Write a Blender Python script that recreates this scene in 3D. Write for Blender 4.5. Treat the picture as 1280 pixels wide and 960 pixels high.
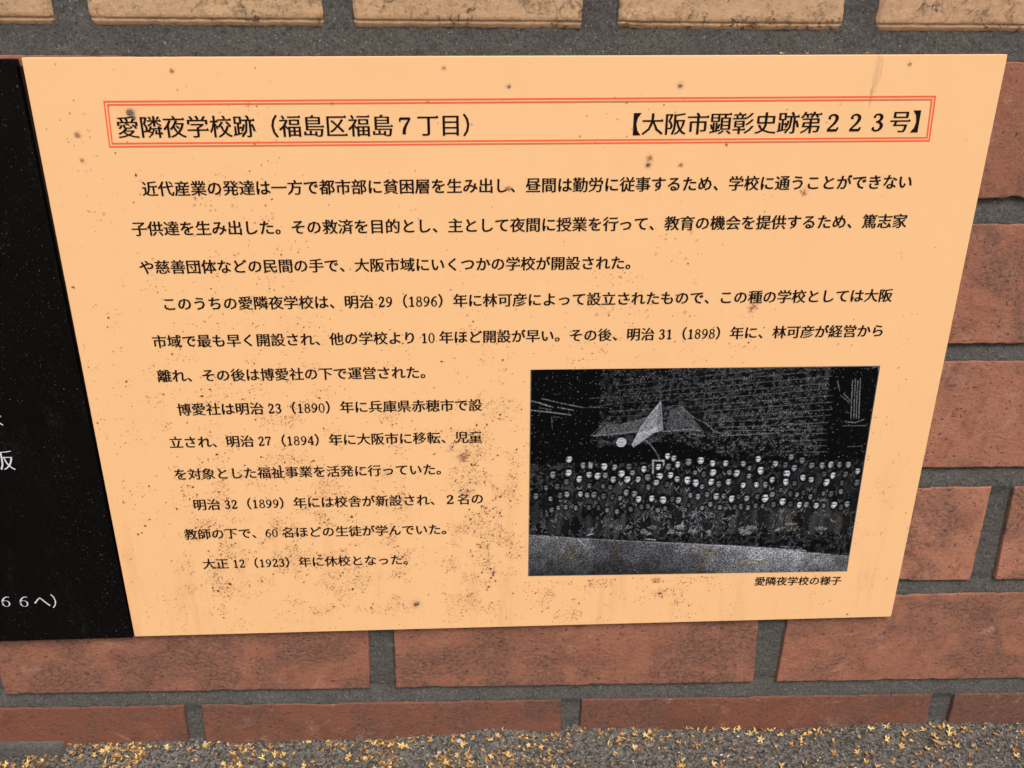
import bpy, math
import numpy as np
sc = bpy.context.scene
for _o in list(bpy.data.objects): bpy.data.objects.remove(_o)
COL = sc.collection
R = math.radians

# ---------------------------------------------------------------- camera
# metres; wall along X, up is Z, the plaque's face is the plane Y = 0
cam = bpy.data.cameras.new('camera'); co = bpy.data.objects.new('camera', cam); COL.objects.link(co)
co.location = (0.1824, -0.4031, 0.3945)
co.rotation_euler = (1.1714, 0.0012, -0.0398)
cam.sensor_width = 36.0; cam.lens = 36.0*1.116/1.28
cam.shift_x = 0.01448; cam.shift_y = 0.00148
cam.clip_start = 0.01; cam.clip_end = 200
sc.camera = co

# ---------------------------------------------------------------- light
SUN_EL, SUN_AZ = 52, 14          # azimuth measured from -Y (behind the camera) towards +X
w = bpy.data.worlds.new('World'); sc.world = w; w.use_nodes = True
nt = w.node_tree; nt.nodes.clear()
sky = nt.nodes.new('ShaderNodeTexSky'); sky.sky_type = 'NISHITA'; sky.sun_disc = False
sky.sun_elevation = R(SUN_EL); sky.sun_rotation = R(180-SUN_AZ)
sky.air_density = 1.0; sky.dust_density = 4.0; sky.ozone_density = 1.0
bg = nt.nodes.new('ShaderNodeBackground'); bg.inputs['Strength'].default_value = 0.10
wo = nt.nodes.new('ShaderNodeOutputWorld')
nt.links.new(sky.outputs[0], bg.inputs[0]); nt.links.new(bg.outputs[0], wo.inputs[0])
sl = bpy.data.lights.new('sun', 'SUN'); sl.energy = 1.5; sl.angle = R(25); sl.color = (1, .94, .86)
so = bpy.data.objects.new('sun', sl); COL.objects.link(so)
so.rotation_euler = (R(90-SUN_EL), 0, R(SUN_AZ)); so.location = (0, -2, 3)
sc.view_settings.view_transform = 'Standard'; sc.view_settings.look = 'None'
sc.view_settings.exposure = 0.66; sc.view_settings.gamma = 1

# measured positions, metres in the wall plane (x, z)
CAM = [1.17139,0.00121,-0.03983,0.18243,-0.40307,0.39452,1.11597,-0.18535,0.019]
LINES = [["愛隣夜学校跡（福島区福島７丁目）",[0.03441,0.34777],[0.19303,0.34784]],["【大阪市顕彰史跡第２２３号】",[0.25168,0.34767],[0.3925,0.34823]],["近代産業の発達は一方で都市部に貧困層を生み出し、昼間は勤労に従事するため、学校に通うことができない",[0.04121,0.32141],[0.38795,0.3217]],["子供達を生み出した。その救済を目的とし、主として夜間に授業を行って、教育の機会を提供するため、篤志家",[0.03386,0.30363],[0.3886,0.3037]],["や慈善団体などの民間の手で、大阪市域にいくつかの学校が開設された。",[0.03465,0.28589],[0.26504,0.28539]],["このうちの愛隣夜学校は、明治 29（1896）年に林可彦によって設立されたもので、この種の学校としては大阪",[0.04219,0.26821],[0.38806,0.26781]],["市域で最も早く開設され、他の学校より 10 年ほど開設が早い。その後、明治 31（1898）年に、林可彦が経営から",[0.03502,0.24973],[0.3872,0.24998]],["離れ、その後は博愛社の下で運営された。",[0.03467,0.23217],[0.16777,0.23193]],["博愛社は明治 23（1890）年に兵庫県赤穂市で設",[0.04167,0.21431],[0.19096,0.21404]],["立され、明治 27（1894）年に大阪市に移転、児童",[0.03529,0.19658],[0.19082,0.19643]],["を対象とした福祉事業を活発に行っていた。",[0.03512,0.1786],[0.17398,0.17865]],["明治 32（1899）年には校舎が新設され、２名の",[0.04232,0.16081],[0.19138,0.16094]],["教師の下で、60 名ほどの生徒が学んでいた。",[0.03549,0.1433],[0.17572,0.14303]],["大正 12（1923）年に休校となった。",[0.04258,0.12489],[0.15494,0.12474]],["愛隣夜学校の様子",[0.3392,0.10533],[0.38783,0.10443]]]
FRAME = [[[0.03084,0.35865],[0.39148,0.35909],[0.39234,0.33958],[0.03012,0.33941]]]
PHOTO = [[0.21451,0.23239],[0.38792,0.23154],[0.38982,0.1104],[0.2148,0.11234]]
HEADS = [[0.11614,0.41546,1,1],[0.15895,0.44532,0.6,1],[0.22023,0.45146,1,1],[0.25118,0.45628,0.7,1],[0.29524,0.45514,0.4,1],[0.33937,0.46649,1,1],[0.38101,0.45697,1,1],[0.40742,0.40576,1,1],[0.42628,0.41647,0.8,1],[0.4384,0.44641,1,1],[0.46995,0.43463,0.6,1],[0.50603,0.42849,1,1],[0.07031,0.48792,0.6,1],[0.11516,0.47984,1,1],[0.11121,0.52376,0.4,1],[0.14879,0.51057,1,1.15],[0.17753,0.49024,0.8,1],[0.20301,0.49637,1,1],[0.24996,0.51487,0.8,1],[0.27274,0.48741,1,1],[0.30483,0.48392,0.6,1],[0.29088,0.51576,1,1],[0.32321,0.51647,0.8,1],[0.35298,0.50661,0.5,1],[0.38722,0.50176,1,1],[0.37778,0.53311,0.8,1],[0.41933,0.49756,1,1.1],[0.44093,0.51693,0.8,1],[0.47232,0.52323,1,1.1],[0.49681,0.53712,1,1.15],[0.01985,0.5923,0.5,1],[0.11228,0.58514,0.7,1],[0.09334,0.5904,0.4,1],[0.1538,0.58465,0.8,1],[0.19459,0.58912,0.5,1],[0.22339,0.59687,0.35,1],[0.29093,0.58062,0.6,1],[0.31503,0.58826,0.6,1],[0.32811,0.61347,1,1],[0.36887,0.61082,1,1],[0.40227,0.61871,1,1.2],[0.50696,0.60537,0.7,1],[0.44898,0.6212,0.7,1],[0.54587,0.48772,1,1],[0.6173,0.49275,0.9,1],[0.68978,0.48035,1,1.2],[0.72683,0.45678,0.7,1],[0.76883,0.49811,1,1.1],[0.7904,0.47065,0.6,1],[0.82023,0.51816,0.9,1],[0.84501,0.52925,0.8,1],[0.9105,0.50958,1,1],[0.98232,0.49012,0.8,1],[0.54417,0.53323,1,1],[0.56776,0.54432,0.5,1],[0.59617,0.53437,0.9,1],[0.64061,0.55157,1,1],[0.68175,0.55035,1,1],[0.72774,0.52669,0.9,1],[0.7698,0.53817,1,1],[0.89313,0.54299,1,1.15],[0.98568,0.54643,0.4,1],[0.56351,0.6045,0.8,1],[0.61139,0.61771,1,1.1],[0.65588,0.61729,0.7,1],[0.71263,0.61713,1,1.3],[0.7678,0.63557,1,1],[0.82049,0.65331,1,1],[0.87138,0.65807,0.9,1],[0.92608,0.65571,1,1.15],[0.96758,0.65305,0.6,1],[0.8736,0.4599,0.6,1],[0.89922,0.45697,0.8,1],[0.9511,0.45807,0.7,1],[0.542,0.44307,1,1],[0.58195,0.44391,0.9,1],[0.63369,0.44709,0.7,1],[0.67727,0.42519,1,1],[0.73056,0.44914,0.8,1],[0.77533,0.4169,0.6,1],[0.81116,0.43491,0.5,1],[0.84038,0.4598,0.5,1]]
STROKES = [[0.8,0.42,[0.49991,0.08758],[0.86569,0.04266]],[0.8,0.42,[0.50135,0.11355],[0.85614,0.07471]],[0.8,0.42,[0.5028,0.13965],[0.8543,0.10059]],[0.8,0.42,[0.50437,0.16786],[0.87369,0.13027]],[0.8,0.42,[0.50592,0.19556],[0.87639,0.1598]],[0.8,0.42,[0.5244,0.22573],[0.8794,0.19282]],[0.8,0.42,[0.51731,0.24889],[0.8776,0.2193]],[0.8,0.42,[0.55236,0.27165],[0.87228,0.25386]],[0.8,0.42,[0.57442,0.28686],[0.87094,0.28604]],[0.8,0.42,[0.76661,0.30755],[0.87245,0.30292]],[0.8,0.42,[0.76035,0.33586],[0.87538,0.33548]],[0.8,0.42,[0.81373,0.36282],[0.87782,0.36277]],[0.8,0.42,[0.49847,0.06174],[0.78546,0.02519]],[0.8,0.42,[0.49704,0.03603],[0.74202,-0.00112]],[0.8,0.42,[0.79045,0.39177],[0.88041,0.39157]],[0.9,0.6,[0.55465,0.31004],[0.63911,0.30499],[0.71508,0.29977]],[0.8,0.5,[0.5085,0.24205],[0.54114,0.29628]],[0.8,0.4,[0.75172,0.33433],[0.79048,0.2878]],[0.7,0.33,[0.25103,0.07333],[0.49704,0.03603]],[0.7,0.33,[0.28959,0.11286],[0.49973,0.08435]],[0.7,0.33,[0.16985,0.13014],[0.50117,0.1103]],[0.7,0.33,[0.17086,0.17267],[0.26183,0.15146],[0.50262,0.13638]],[0.7,0.33,[0.22973,0.19156],[0.50437,0.16786]],[0.7,0.33,[0.22209,0.21653],[0.50592,0.19556]],[0.7,0.33,[0.20601,0.24077],[0.26466,0.2386]],[0.7,0.33,[0.15836,0.17243],[0.22085,0.17297]],[0.7,0.33,[0.26003,0.0961],[0.37536,0.08206]],[1.0,0.75,[7e-05,0.13867],[0.025,0.14697],[0.06469,0.16867]],[0.9,0.6,[0.0331,0.12887],[0.09144,0.1515],[0.1542,0.17235]],[1.1,0.7,[0.00038,0.18057],[0.05457,0.19017],[0.11734,0.20457]],[1.0,0.7,[0.07925,0.16895],[0.12528,0.18363]],[0.8,0.5,[0.02523,0.16989],[0.06277,0.18046]],[0.9,0.7,[0.17684,0.30041],[0.24121,0.29565],[0.32091,0.28381]],[0.7,0.4,[0.17807,0.29909],[0.2227,0.23778]],[1.0,0.7,[0.38639,0.28646],[0.42621,0.28054],[0.46829,0.27803],[0.49824,0.28534]],[0.9,0.5,[0.42918,0.16774],[0.47376,0.22142],[0.50887,0.24872]],[0.8,0.45,[0.42177,0.18734],[0.45376,0.24098],[0.49401,0.28525]],[1.0,0.65,[0.46732,0.30019],[0.51224,0.30918]],[0.9,0.55,[0.50887,0.24872],[0.53612,0.28273],[0.56718,0.30692]],[0.7,0.4,[0.3841,0.18662],[0.40835,0.16866],[0.42918,0.16774]],[1.1,0.55,[0.33506,0.32249],[0.35296,0.34658],[0.37138,0.38103],[0.38351,0.41557]],[0.7,0.4,[0.37487,0.14705],[0.36915,0.08195]],[0.8,0.45,[0.06238,0.21342],[0.06467,0.25998]],[0.8,0.4,[0.0653,0.21348],[0.0841,0.21384]],[0.8,0.35,[0.17864,0.3227],[0.22957,0.3305]],[0.9,0.6,[0.92585,0.05983],[0.93028,0.13132],[0.9384,0.23712]],[0.9,0.6,[0.93387,0.05676],[0.93866,0.13148],[0.94687,0.23729]],[0.9,0.6,[0.9419,0.06658],[0.94579,0.13161],[0.95407,0.23743]],[0.9,0.6,[0.94844,0.05702],[0.95334,0.13175],[0.9617,0.23757]],[0.9,0.5,[0.89883,0.13074],[0.92714,0.16405]],[0.9,0.5,[0.9066,0.12435],[0.93071,0.15754]],[0.9,0.65,[0.92061,0.25013],[0.95294,0.25611],[0.97687,0.24121]],[0.8,0.5,[0.91614,0.27013],[0.98826,0.27021]],[0.8,0.45,[0.94256,0.36888],[0.98512,0.36633]],[0.9,0.5,[0.88232,0.06549],[0.89281,0.11106]],[1,0.5,[0.97849,0.00944],[0.99649,0.00338],[0.99641,0.02255]],[0.8,0.4,[0.91861,0.20681],[0.9316,0.21038]],[0.9,0.7,[0.76146,0.40422],[0.77126,0.39274],[0.78485,0.40195]],[1.6,0.9,[0.17692,0.42844],[0.1775,0.45263]],[1.6,0.9,[0.18338,0.43064],[0.18306,0.45275]],[1.8,0.85,[0.36456,0.42206],[0.36628,0.48446]],[1.8,0.85,[0.3667,0.42211],[0.39671,0.42411]],[1.8,0.85,[0.39671,0.42411],[0.39787,0.4504]],[1.1,0.9,[0.28178,0.6053],[0.28557,0.64112],[0.30152,0.59862]],[1.1,0.8,[0.39531,0.58863],[0.4102,0.58186],[0.42378,0.59425]],[1.4,0.85,[0.08901,0.67617],[0.09377,0.70158],[0.11521,0.67821]],[1,0.9,[0.19887,0.53621],[0.20928,0.5224]],[1,0.6,[0.14334,0.55965],[0.1627,0.55655]],[1.0,0.6,[0.25113,0.69799],[0.29457,0.68814]],[1,0.8,[0.37388,0.70084],[0.38546,0.71564],[0.41119,0.70171]],[1,0.9,[0.42244,0.75665],[0.45089,0.70626]],[1,0.8,[0.41623,0.71636],[0.4458,0.69164]],[1.3,0.8,[0.17671,0.79121],[0.1985,0.78069]],[1.4,0.7,[0.35859,0.81404],[0.38757,0.81844]],[1.3,0.7,[-0.00018,0.69577],[0.00626,0.68147]],[1.3,0.7,[0.30421,0.71374],[0.32203,0.72143]],[1.2,0.6,[0.3418,0.72189],[0.36144,0.71871]],[0.9,0.6,[0.19265,0.72204],[0.20944,0.6934]],[0.9,0.6,[0.19737,0.71778],[0.21317,0.68553]],[0.9,0.6,[0.20208,0.71353],[0.21689,0.67768]],[0.9,0.6,[0.20679,0.70929],[0.22061,0.66983]],[0.9,0.6,[0.21149,0.70504],[0.22432,0.66199]],[0.9,0.6,[0.2162,0.7008],[0.22802,0.65416]],[0.9,0.6,[0.22089,0.69657],[0.23173,0.64635]],[0.9,0.6,[0.22559,0.69233],[0.23542,0.63855]],[0.9,0.6,[0.23028,0.6881],[0.23911,0.63075]],[0.9,0.6,[0.44845,0.65561],[0.46778,0.64886]],[0.9,0.6,[0.44982,0.66572],[0.46832,0.65967]],[0.9,0.6,[0.45118,0.67586],[0.46886,0.67049]],[0.9,0.6,[0.45254,0.68601],[0.4694,0.68133]],[0.9,0.6,[0.45391,0.69618],[0.46994,0.6922]],[0.9,0.6,[0.45528,0.70636],[0.47049,0.70309]],[6,0.6,[0.46587,0.74304],[0.48662,0.718],[0.51284,0.71497]],[4,0.4,[0.46916,0.76509],[0.46956,0.72853]],[2,0.85,[0.68881,0.77766],[0.70917,0.75243],[0.72998,0.73463]],[2.5,0.7,[0.65211,0.75842],[0.6644,0.74406]],[1.6,0.8,[0.53546,0.72642],[0.56754,0.71043]],[4,0.5,[0.5471,0.73764],[0.55265,0.79653]],[3,0.6,[0.75763,0.7793],[0.7762,0.76135],[0.79927,0.77292]],[4,0.7,[0.79868,0.76556],[0.82029,0.75872],[0.84401,0.77767]],[2,0.6,[0.86688,0.78558],[0.87864,0.76745],[0.90126,0.79748]],[1.5,0.5,[0.91042,0.77556],[0.92222,0.78321]],[0.8,0.55,[0.76148,0.71349],[0.79059,0.66343]],[2.5,0.5,[0.61296,0.7685],[0.61752,0.73564]],[2,0.5,[0.6826,0.75181],[0.69069,0.74102]],[1.2,0.5,[0.77947,0.86145],[0.80664,0.86585]],[1,0.8,[0.90881,0.56243],[0.9122,0.55188]],[2,0.8,[0.59024,0.57877],[0.59446,0.57674]],[2,0.8,[0.7321,0.6441],[0.74061,0.6407]],[1,0.7,[0.78522,0.51389],[0.79258,0.52459]],[1,0.6,[0.00044,0.78477],[0.0842,0.79488],[0.15054,0.80533],[0.25691,0.81751],[0.37249,0.8292],[0.54207,0.84521]],[1.2,0.65,[0.54224,0.8482],[0.63177,0.8556],[0.72184,0.86752],[0.85751,0.88584]],[1,0.5,[0.93664,0.91793],[0.98822,0.91618]],[1.2,0.75,[0.15057,0.80681],[0.16435,0.83157],[0.17806,0.85048]],[1,0.5,[0.17815,0.85421],[0.20474,0.85337]]]
FLAG = [[0.37528,0.14706],[0.38694,0.27976],[0.35922,0.29264],[0.33506,0.32249],[0.30457,0.35714],[0.29992,0.34549],[0.32046,0.27174],[0.34726,0.20572]]
BALL = [0.26778,0.33466]
GEDGE = [[0.00044,0.78477],[0.15054,0.80533],[0.37249,0.8292],[0.54207,0.84521],[0.72184,0.86752],[0.98815,0.91543]]
R6 = {"q":[[[0.01856,0.02367],[-0.08478,0.02761],[-0.09006,0.00286],[0.01716,-0.00028]]]}
ROWLINES = {"tan_b":[0.01383,0.38842,0.34909,0.38541],"r6t":[-0.08453,0.02876,0.44965,0.01881],"r5b":[-0.03833,0.03688,0.44763,0.02967],"r5t_r":[0.44998,0.09091],"r4b":[0.44827,0.09957],"r4t":[0.44082,0.15941],"r3b":[0.44281,0.17092],"r3t":[0.44267,0.23161],"r2b":[0.44482,0.24054],"r2t":[0.43547,0.30084],"r1b":[0.4405,0.31244],"r1t":[0.00961,0.37673,0.42375,0.37285]}
J5 = [[[0.12724,0.07599],[0.12535,0.03432],[0.14097,0.07555],[0.13954,0.03438]],[[0.34554,0.0761],[0.34858,0.03265],[0.36301,0.07554],[0.36181,0.03276]]]
J6 = [[[0.01818,0.02427],[0.01694,0.00156],[0.02775,0.0245],[0.0266,0.00117]],[[0.23574,0.02673],[0.23693,0.00012],[0.24744,0.02629],[0.24687,0.00219]],[[0.45746,0.01852],[0.4585,-0.00489],[0.47102,0.01862],[0.47131,-0.00477]]]
J4 = [[[0.46269,0.15889],[0.46342,0.09913],[0.47498,0.1586],[0.47747,0.09764]]]
JT = [[[0.01438,0.39803],[0.01392,0.38888],[0.0283,0.39802],[0.02896,0.38886]],[[0.1249,0.39794],[0.12545,0.38775],[0.13881,0.39792],[0.13783,0.38772]],[[0.23553,0.39784],[0.23488,0.38754],[0.25007,0.39783],[0.24998,0.38656]],[[0.34789,0.39774],[0.3473,0.38573],[0.36172,0.39773],[0.36175,0.38506]]]
GROUND = [[-0.09187,-0.0056],[-0.05318,-0.0072],[-0.04944,0.0006],[0.01954,0.00024],[0.04701,-0.00271],[0.09374,-0.00215],[0.14071,-0.0022],[0.17854,-2e-05],[0.19039,0.00319],[0.20696,0.00131],[0.23553,-0.00106],[0.2426,0.00174],[0.30751,-0.00206],[0.35608,-0.00398],[0.40493,-0.00466],[0.42907,-0.00249],[0.47131,-0.00477],[0.51865,-0.006]]
PATCH = [[-0.08968,0.00466],[-0.05263,0.00316],[-0.05489,-0.00898],[-0.09226,-0.00742]]
BLOOM = [[-0.0844,-0.0055,0],[-0.072,-0.0046,1],[-0.0266,-0.0001,1],[0.0063,-0.001,1],[0.0279,-0.0004,1],[0.0407,0.0014,0],[-0.0349,0.0007,0],[-0.019,-0.0022,0],[0.0417,-0.0122,0],[0.0509,-0.0133,0],[0.0187,-0.0023,0],[0.0443,-0.0041,0],[-0.0413,-0.0065,0],[-0.0063,-0.0028,0],[-0.0498,-0.0077,0],[0.0718,-0.0007,1],[0.0873,0.0018,1],[0.1001,0.0,1],[0.1227,0.0011,0],[0.1435,-0.0028,1],[0.1502,-0.0028,1],[0.1591,-0.0004,0],[0.1779,0.0012,1],[0.1844,-0.0007,0],[0.1937,-0.0038,0],[0.201,0.0042,0],[0.199,-0.002,0],[0.1128,-0.0092,0],[0.1222,-0.0118,0],[0.1305,-0.0158,0],[0.0874,-0.0148,0],[0.1623,-0.0112,0],[0.1813,-0.0135,0],[0.1807,-0.0186,0],[0.1939,-0.0132,0],[0.2037,-0.0129,0],[0.1364,-0.0018,0],[0.2322,0.0064,0],[0.2304,0.0001,0],[0.2454,0.0015,1],[0.2472,0.0063,0],[0.2152,-0.0061,0],[0.2227,-0.0076,0],[0.2279,-0.0101,0],[0.2285,-0.0139,0],[0.24,-0.0091,0],[0.2384,-0.018,0],[0.2583,0.0002,0],[0.266,0.0039,0],[0.2624,-0.0077,0],[0.2681,-0.0056,0],[0.2785,0.0034,0],[0.2781,-0.0022,0],[0.2855,-0.0009,1],[0.2923,0.0031,0],[0.2993,-0.003,0],[0.2846,-0.0086,0],[0.2804,-0.012,0],[0.2773,-0.0099,0],[0.3048,-0.0076,0],[0.3114,0.0025,1],[0.3172,0.0018,0],[0.3215,0.0021,0],[0.3261,0.0014,0],[0.3341,0.0043,1],[0.3392,0.0009,0],[0.3425,0.0019,0],[0.3488,-0.0011,1],[0.3524,0.0008,0],[0.3533,-0.006,1],[0.3571,0.0001,0],[0.3203,-0.0229,0],[0.3251,-0.0235,0],[0.3466,-0.0254,0],[0.3012,-0.0235,0],[0.3684,-0.0003,0],[0.3606,-0.0,0],[0.3839,-0.0006,0],[0.3892,-0.0012,0],[0.3904,-0.0028,0],[0.3957,-0.0015,0],[0.3751,-0.0001,0],[0.3953,-0.0085,0],[0.3923,-0.0179,0],[0.4122,-0.0069,0],[0.4215,-0.0006,1],[0.4315,-0.0,1],[0.4398,-0.0057,0],[0.437,-0.0103,0],[0.4328,-0.0147,1],[0.4474,-0.0036,1],[0.4526,-0.003,1],[0.4639,-0.001,0],[0.4676,-0.0044,1],[0.4697,-0.0005,1],[0.4701,-0.0066,0],[0.4776,-0.0016,0],[0.4575,-0.0076,0],[0.4535,-0.0156,0],[0.4523,-0.0193,0],[0.4425,-0.0212,0],[0.4472,-0.0176,0],[0.4662,-0.0118,0],[0.4664,-0.0161,0],[0.4751,-0.0165,0],[0.4762,-0.0188,0],[0.4694,-0.0238,0],[0.4659,-0.0303,0],[0.4502,-0.0257,0],[0.4533,-0.0288,0],[0.4062,-0.0182,0],[0.4069,-0.0152,0],[0.4108,-0.0214,0],[0.414,-0.0193,0],[0.4083,-0.0257,0],[0.4122,-0.0288,0],[0.3993,-0.028,0],[0.3722,-0.0264,0],[0.3585,-0.0259,0],[0.4959,-0.0072,0],[0.5063,-0.0028,0],[0.5006,-0.0167,0],[0.4969,-0.0219,0],[0.4964,-0.0249,0],[0.5109,-0.0054,0]]
LEDGE = [0.32094,0.33208,0.35828]
STAINS = [[0.20346,0.36373,0.0015384615384615382,"d",30],[0.27766,0.36375,0.001923076923076923,"d",20],[0.37729,0.37222,0.001346153846153846,"d",22],[0.26589,0.33014,0.001923076923076923,"d",45],[0.26641,0.33329,0.002692307692307692,"p",40],[0.28069,0.33003,0.001923076923076923,"p",40],[0.01763,0.34487,0.0023076923076923075,"p",60],[0.01773,0.33406,0.001923076923076923,"p",25],[0.0415,0.35401,0.0023076923076923075,"b",60],[0.04283,0.3517,0.0011538461538461537,"b",30],[0.12742,0.35719,0.0011538461538461537,"b",16],[0.1686,0.35765,0.0015384615384615382,"p",22],[0.09165,0.35704,0.0023076923076923075,"p",12],[0.23492,0.34283,0.0011538461538461537,"d",14],[0.24176,0.34005,0.0007692307692307691,"d",8],[0.24256,0.30332,0.0015384615384615382,"b",25],[0.06408,0.31733,0.0011538461538461537,"b",12],[0.06819,0.31373,0.0011538461538461537,"p",10],[0.09723,0.31023,0.0011538461538461537,"p",12],[0.20326,0.32038,0.0023076923076923075,"p",40],[0.06143,0.37074,0.001923076923076923,"p",30],[0.17582,0.3713,0.001923076923076923,"p",20],[0.30042,0.33897,0.0015384615384615382,"d",12],[0.4191,0.13718,0.001923076923076923,"p",20],[0.18226,0.10031,0.0015384615384615382,"d",10],[0.01776,0.16656,0.0008461538461538462,"d",14],[0.04048,0.1118,0.0011538461538461537,"d",14],[0.19623,0.11545,0.0017307692307692306,"d",34],[0.1709,0.11617,0.0011538461538461537,"d",16],[0.20665,0.10167,0.001346153846153846,"d",18],[0.16104,0.102,0.0011538461538461537,"d",9],[0.12379,0.13458,0.0011538461538461537,"d",14],[0.1253,0.11084,0.0009615384615384615,"b",9],[0.09321,0.13392,0.0008461538461538462,"d",10],[0.03823,0.16932,0.001346153846153846,"d",14],[0.28751,0.09924,0.001923076923076923,"d",20],[0.30514,0.26055,0.0015384615384615382,"p",12],[0.32044,0.26234,0.003846153846153846,"p",30],[0.41576,0.10861,0.0007692307692307691,"d",10],[0.28472,0.10771,0.003846153846153846,"p",50],[0.25808,0.11521,0.0030769230769230765,"p",30],[0.15389,0.09592,0.003461538461538461,"d",25],[0.34916,0.35576,0.0007692307692307691,"d",4],[0.18142,0.18581,0.006153846153846153,"p",60],[0.33828,0.31742,0.0030769230769230765,"p",30],[0.28832,0.2995,0.0023076923076923075,"p",14]]
STREAK = [[0.36159,0.37553],[0.36545,0.37551],[0.36606,0.36569],[0.36622,0.35837],[0.36515,0.35837],[0.36393,0.3657]]
BLACKTXT = [["阪",[-0.05317,0.18871],[-0.04116,0.18844]],["大",[-0.05052,0.21139],[-0.04217,0.21123]],["６６へ）",[-0.0681,0.10482],[-0.03065,0.10368]]]
BLACK = [[-0.00088,0.37569],[-0.00073,0.07849],[-0.08914,0.0782]]

rng = np.random.default_rng(7)
# ---------------------------------------------------------------- helpers
def hash2(ix, iy, s):
    h = (ix.astype(np.int64)*374761393 + iy.astype(np.int64)*668265263 + s*1442695041) & 0xffffffff
    h = ((h ^ (h >> 13))*1274126177) & 0xffffffff
    h = ((h ^ (h >> 16))*2246822519) & 0xffffffff
    return ((h ^ (h >> 15)) & 0xffffff)/float(0xffffff)
def vn(x, y, s=0):
    x = np.asarray(x, float); y = np.asarray(y, float)
    ix = np.floor(x); iy = np.floor(y); fx = x-ix; fy = y-iy
    ix = ix.astype(np.int64)+100000; iy = iy.astype(np.int64)+100000
    fx = fx*fx*(3-2*fx); fy = fy*fy*(3-2*fy)
    a = hash2(ix, iy, s); b = hash2(ix+1, iy, s); c = hash2(ix, iy+1, s); d = hash2(ix+1, iy+1, s)
    return (a*(1-fx)+b*fx)*(1-fy)+(c*(1-fx)+d*fx)*fy
def fbm(x, y, s=0, o=4):
    t = 0; a = .5; n = 0
    for k in range(o):
        t = t+a*vn(x*2**k, y*2**k, s+k*17); n += a; a *= .5
    return t/n            # 0..1, mean .5
def mesh(name, V, F, mat, parent=None, loc=(0, 0, 0), smooth=False):
    me = bpy.data.meshes.new(name)
    V = np.asarray(V, float)-np.array(loc)
    me.from_pydata(V.tolist(), [], [tuple(int(i) for i in f) for f in F]); me.update()
    if smooth: me.polygons.foreach_set('use_smooth', [True]*len(me.polygons))
    if mat is not None:
        for m in (mat if isinstance(mat, (list, tuple)) else [mat]): me.materials.append(m)
    o = bpy.data.objects.new(name, me); COL.objects.link(o)
    o.location = loc
    if parent is not None:
        o.parent = parent
        o.location = tuple(np.array(loc)-np.array(parent.location))
    return o
def tag(o, label=None, cat=None, group=None, kind=None):
    for k, v in (('label', label), ('category', cat), ('group', group), ('kind', kind)):
        if v: o[k] = v
    return o
def thing(name, label, cat, loc, group=None):
    o = bpy.data.objects.new(name, None); COL.objects.link(o); o.location = loc
    o.empty_display_size = .02
    return tag(o, label, cat, group)
def gridfaces(n, m):     # n columns, m rows, index = j*n+i
    i, j = np.meshgrid(np.arange(n-1), np.arange(m-1)); a = (j*n+i).ravel()
    return np.stack([a, a+1, a+1+n, a+n], 1)

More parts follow.
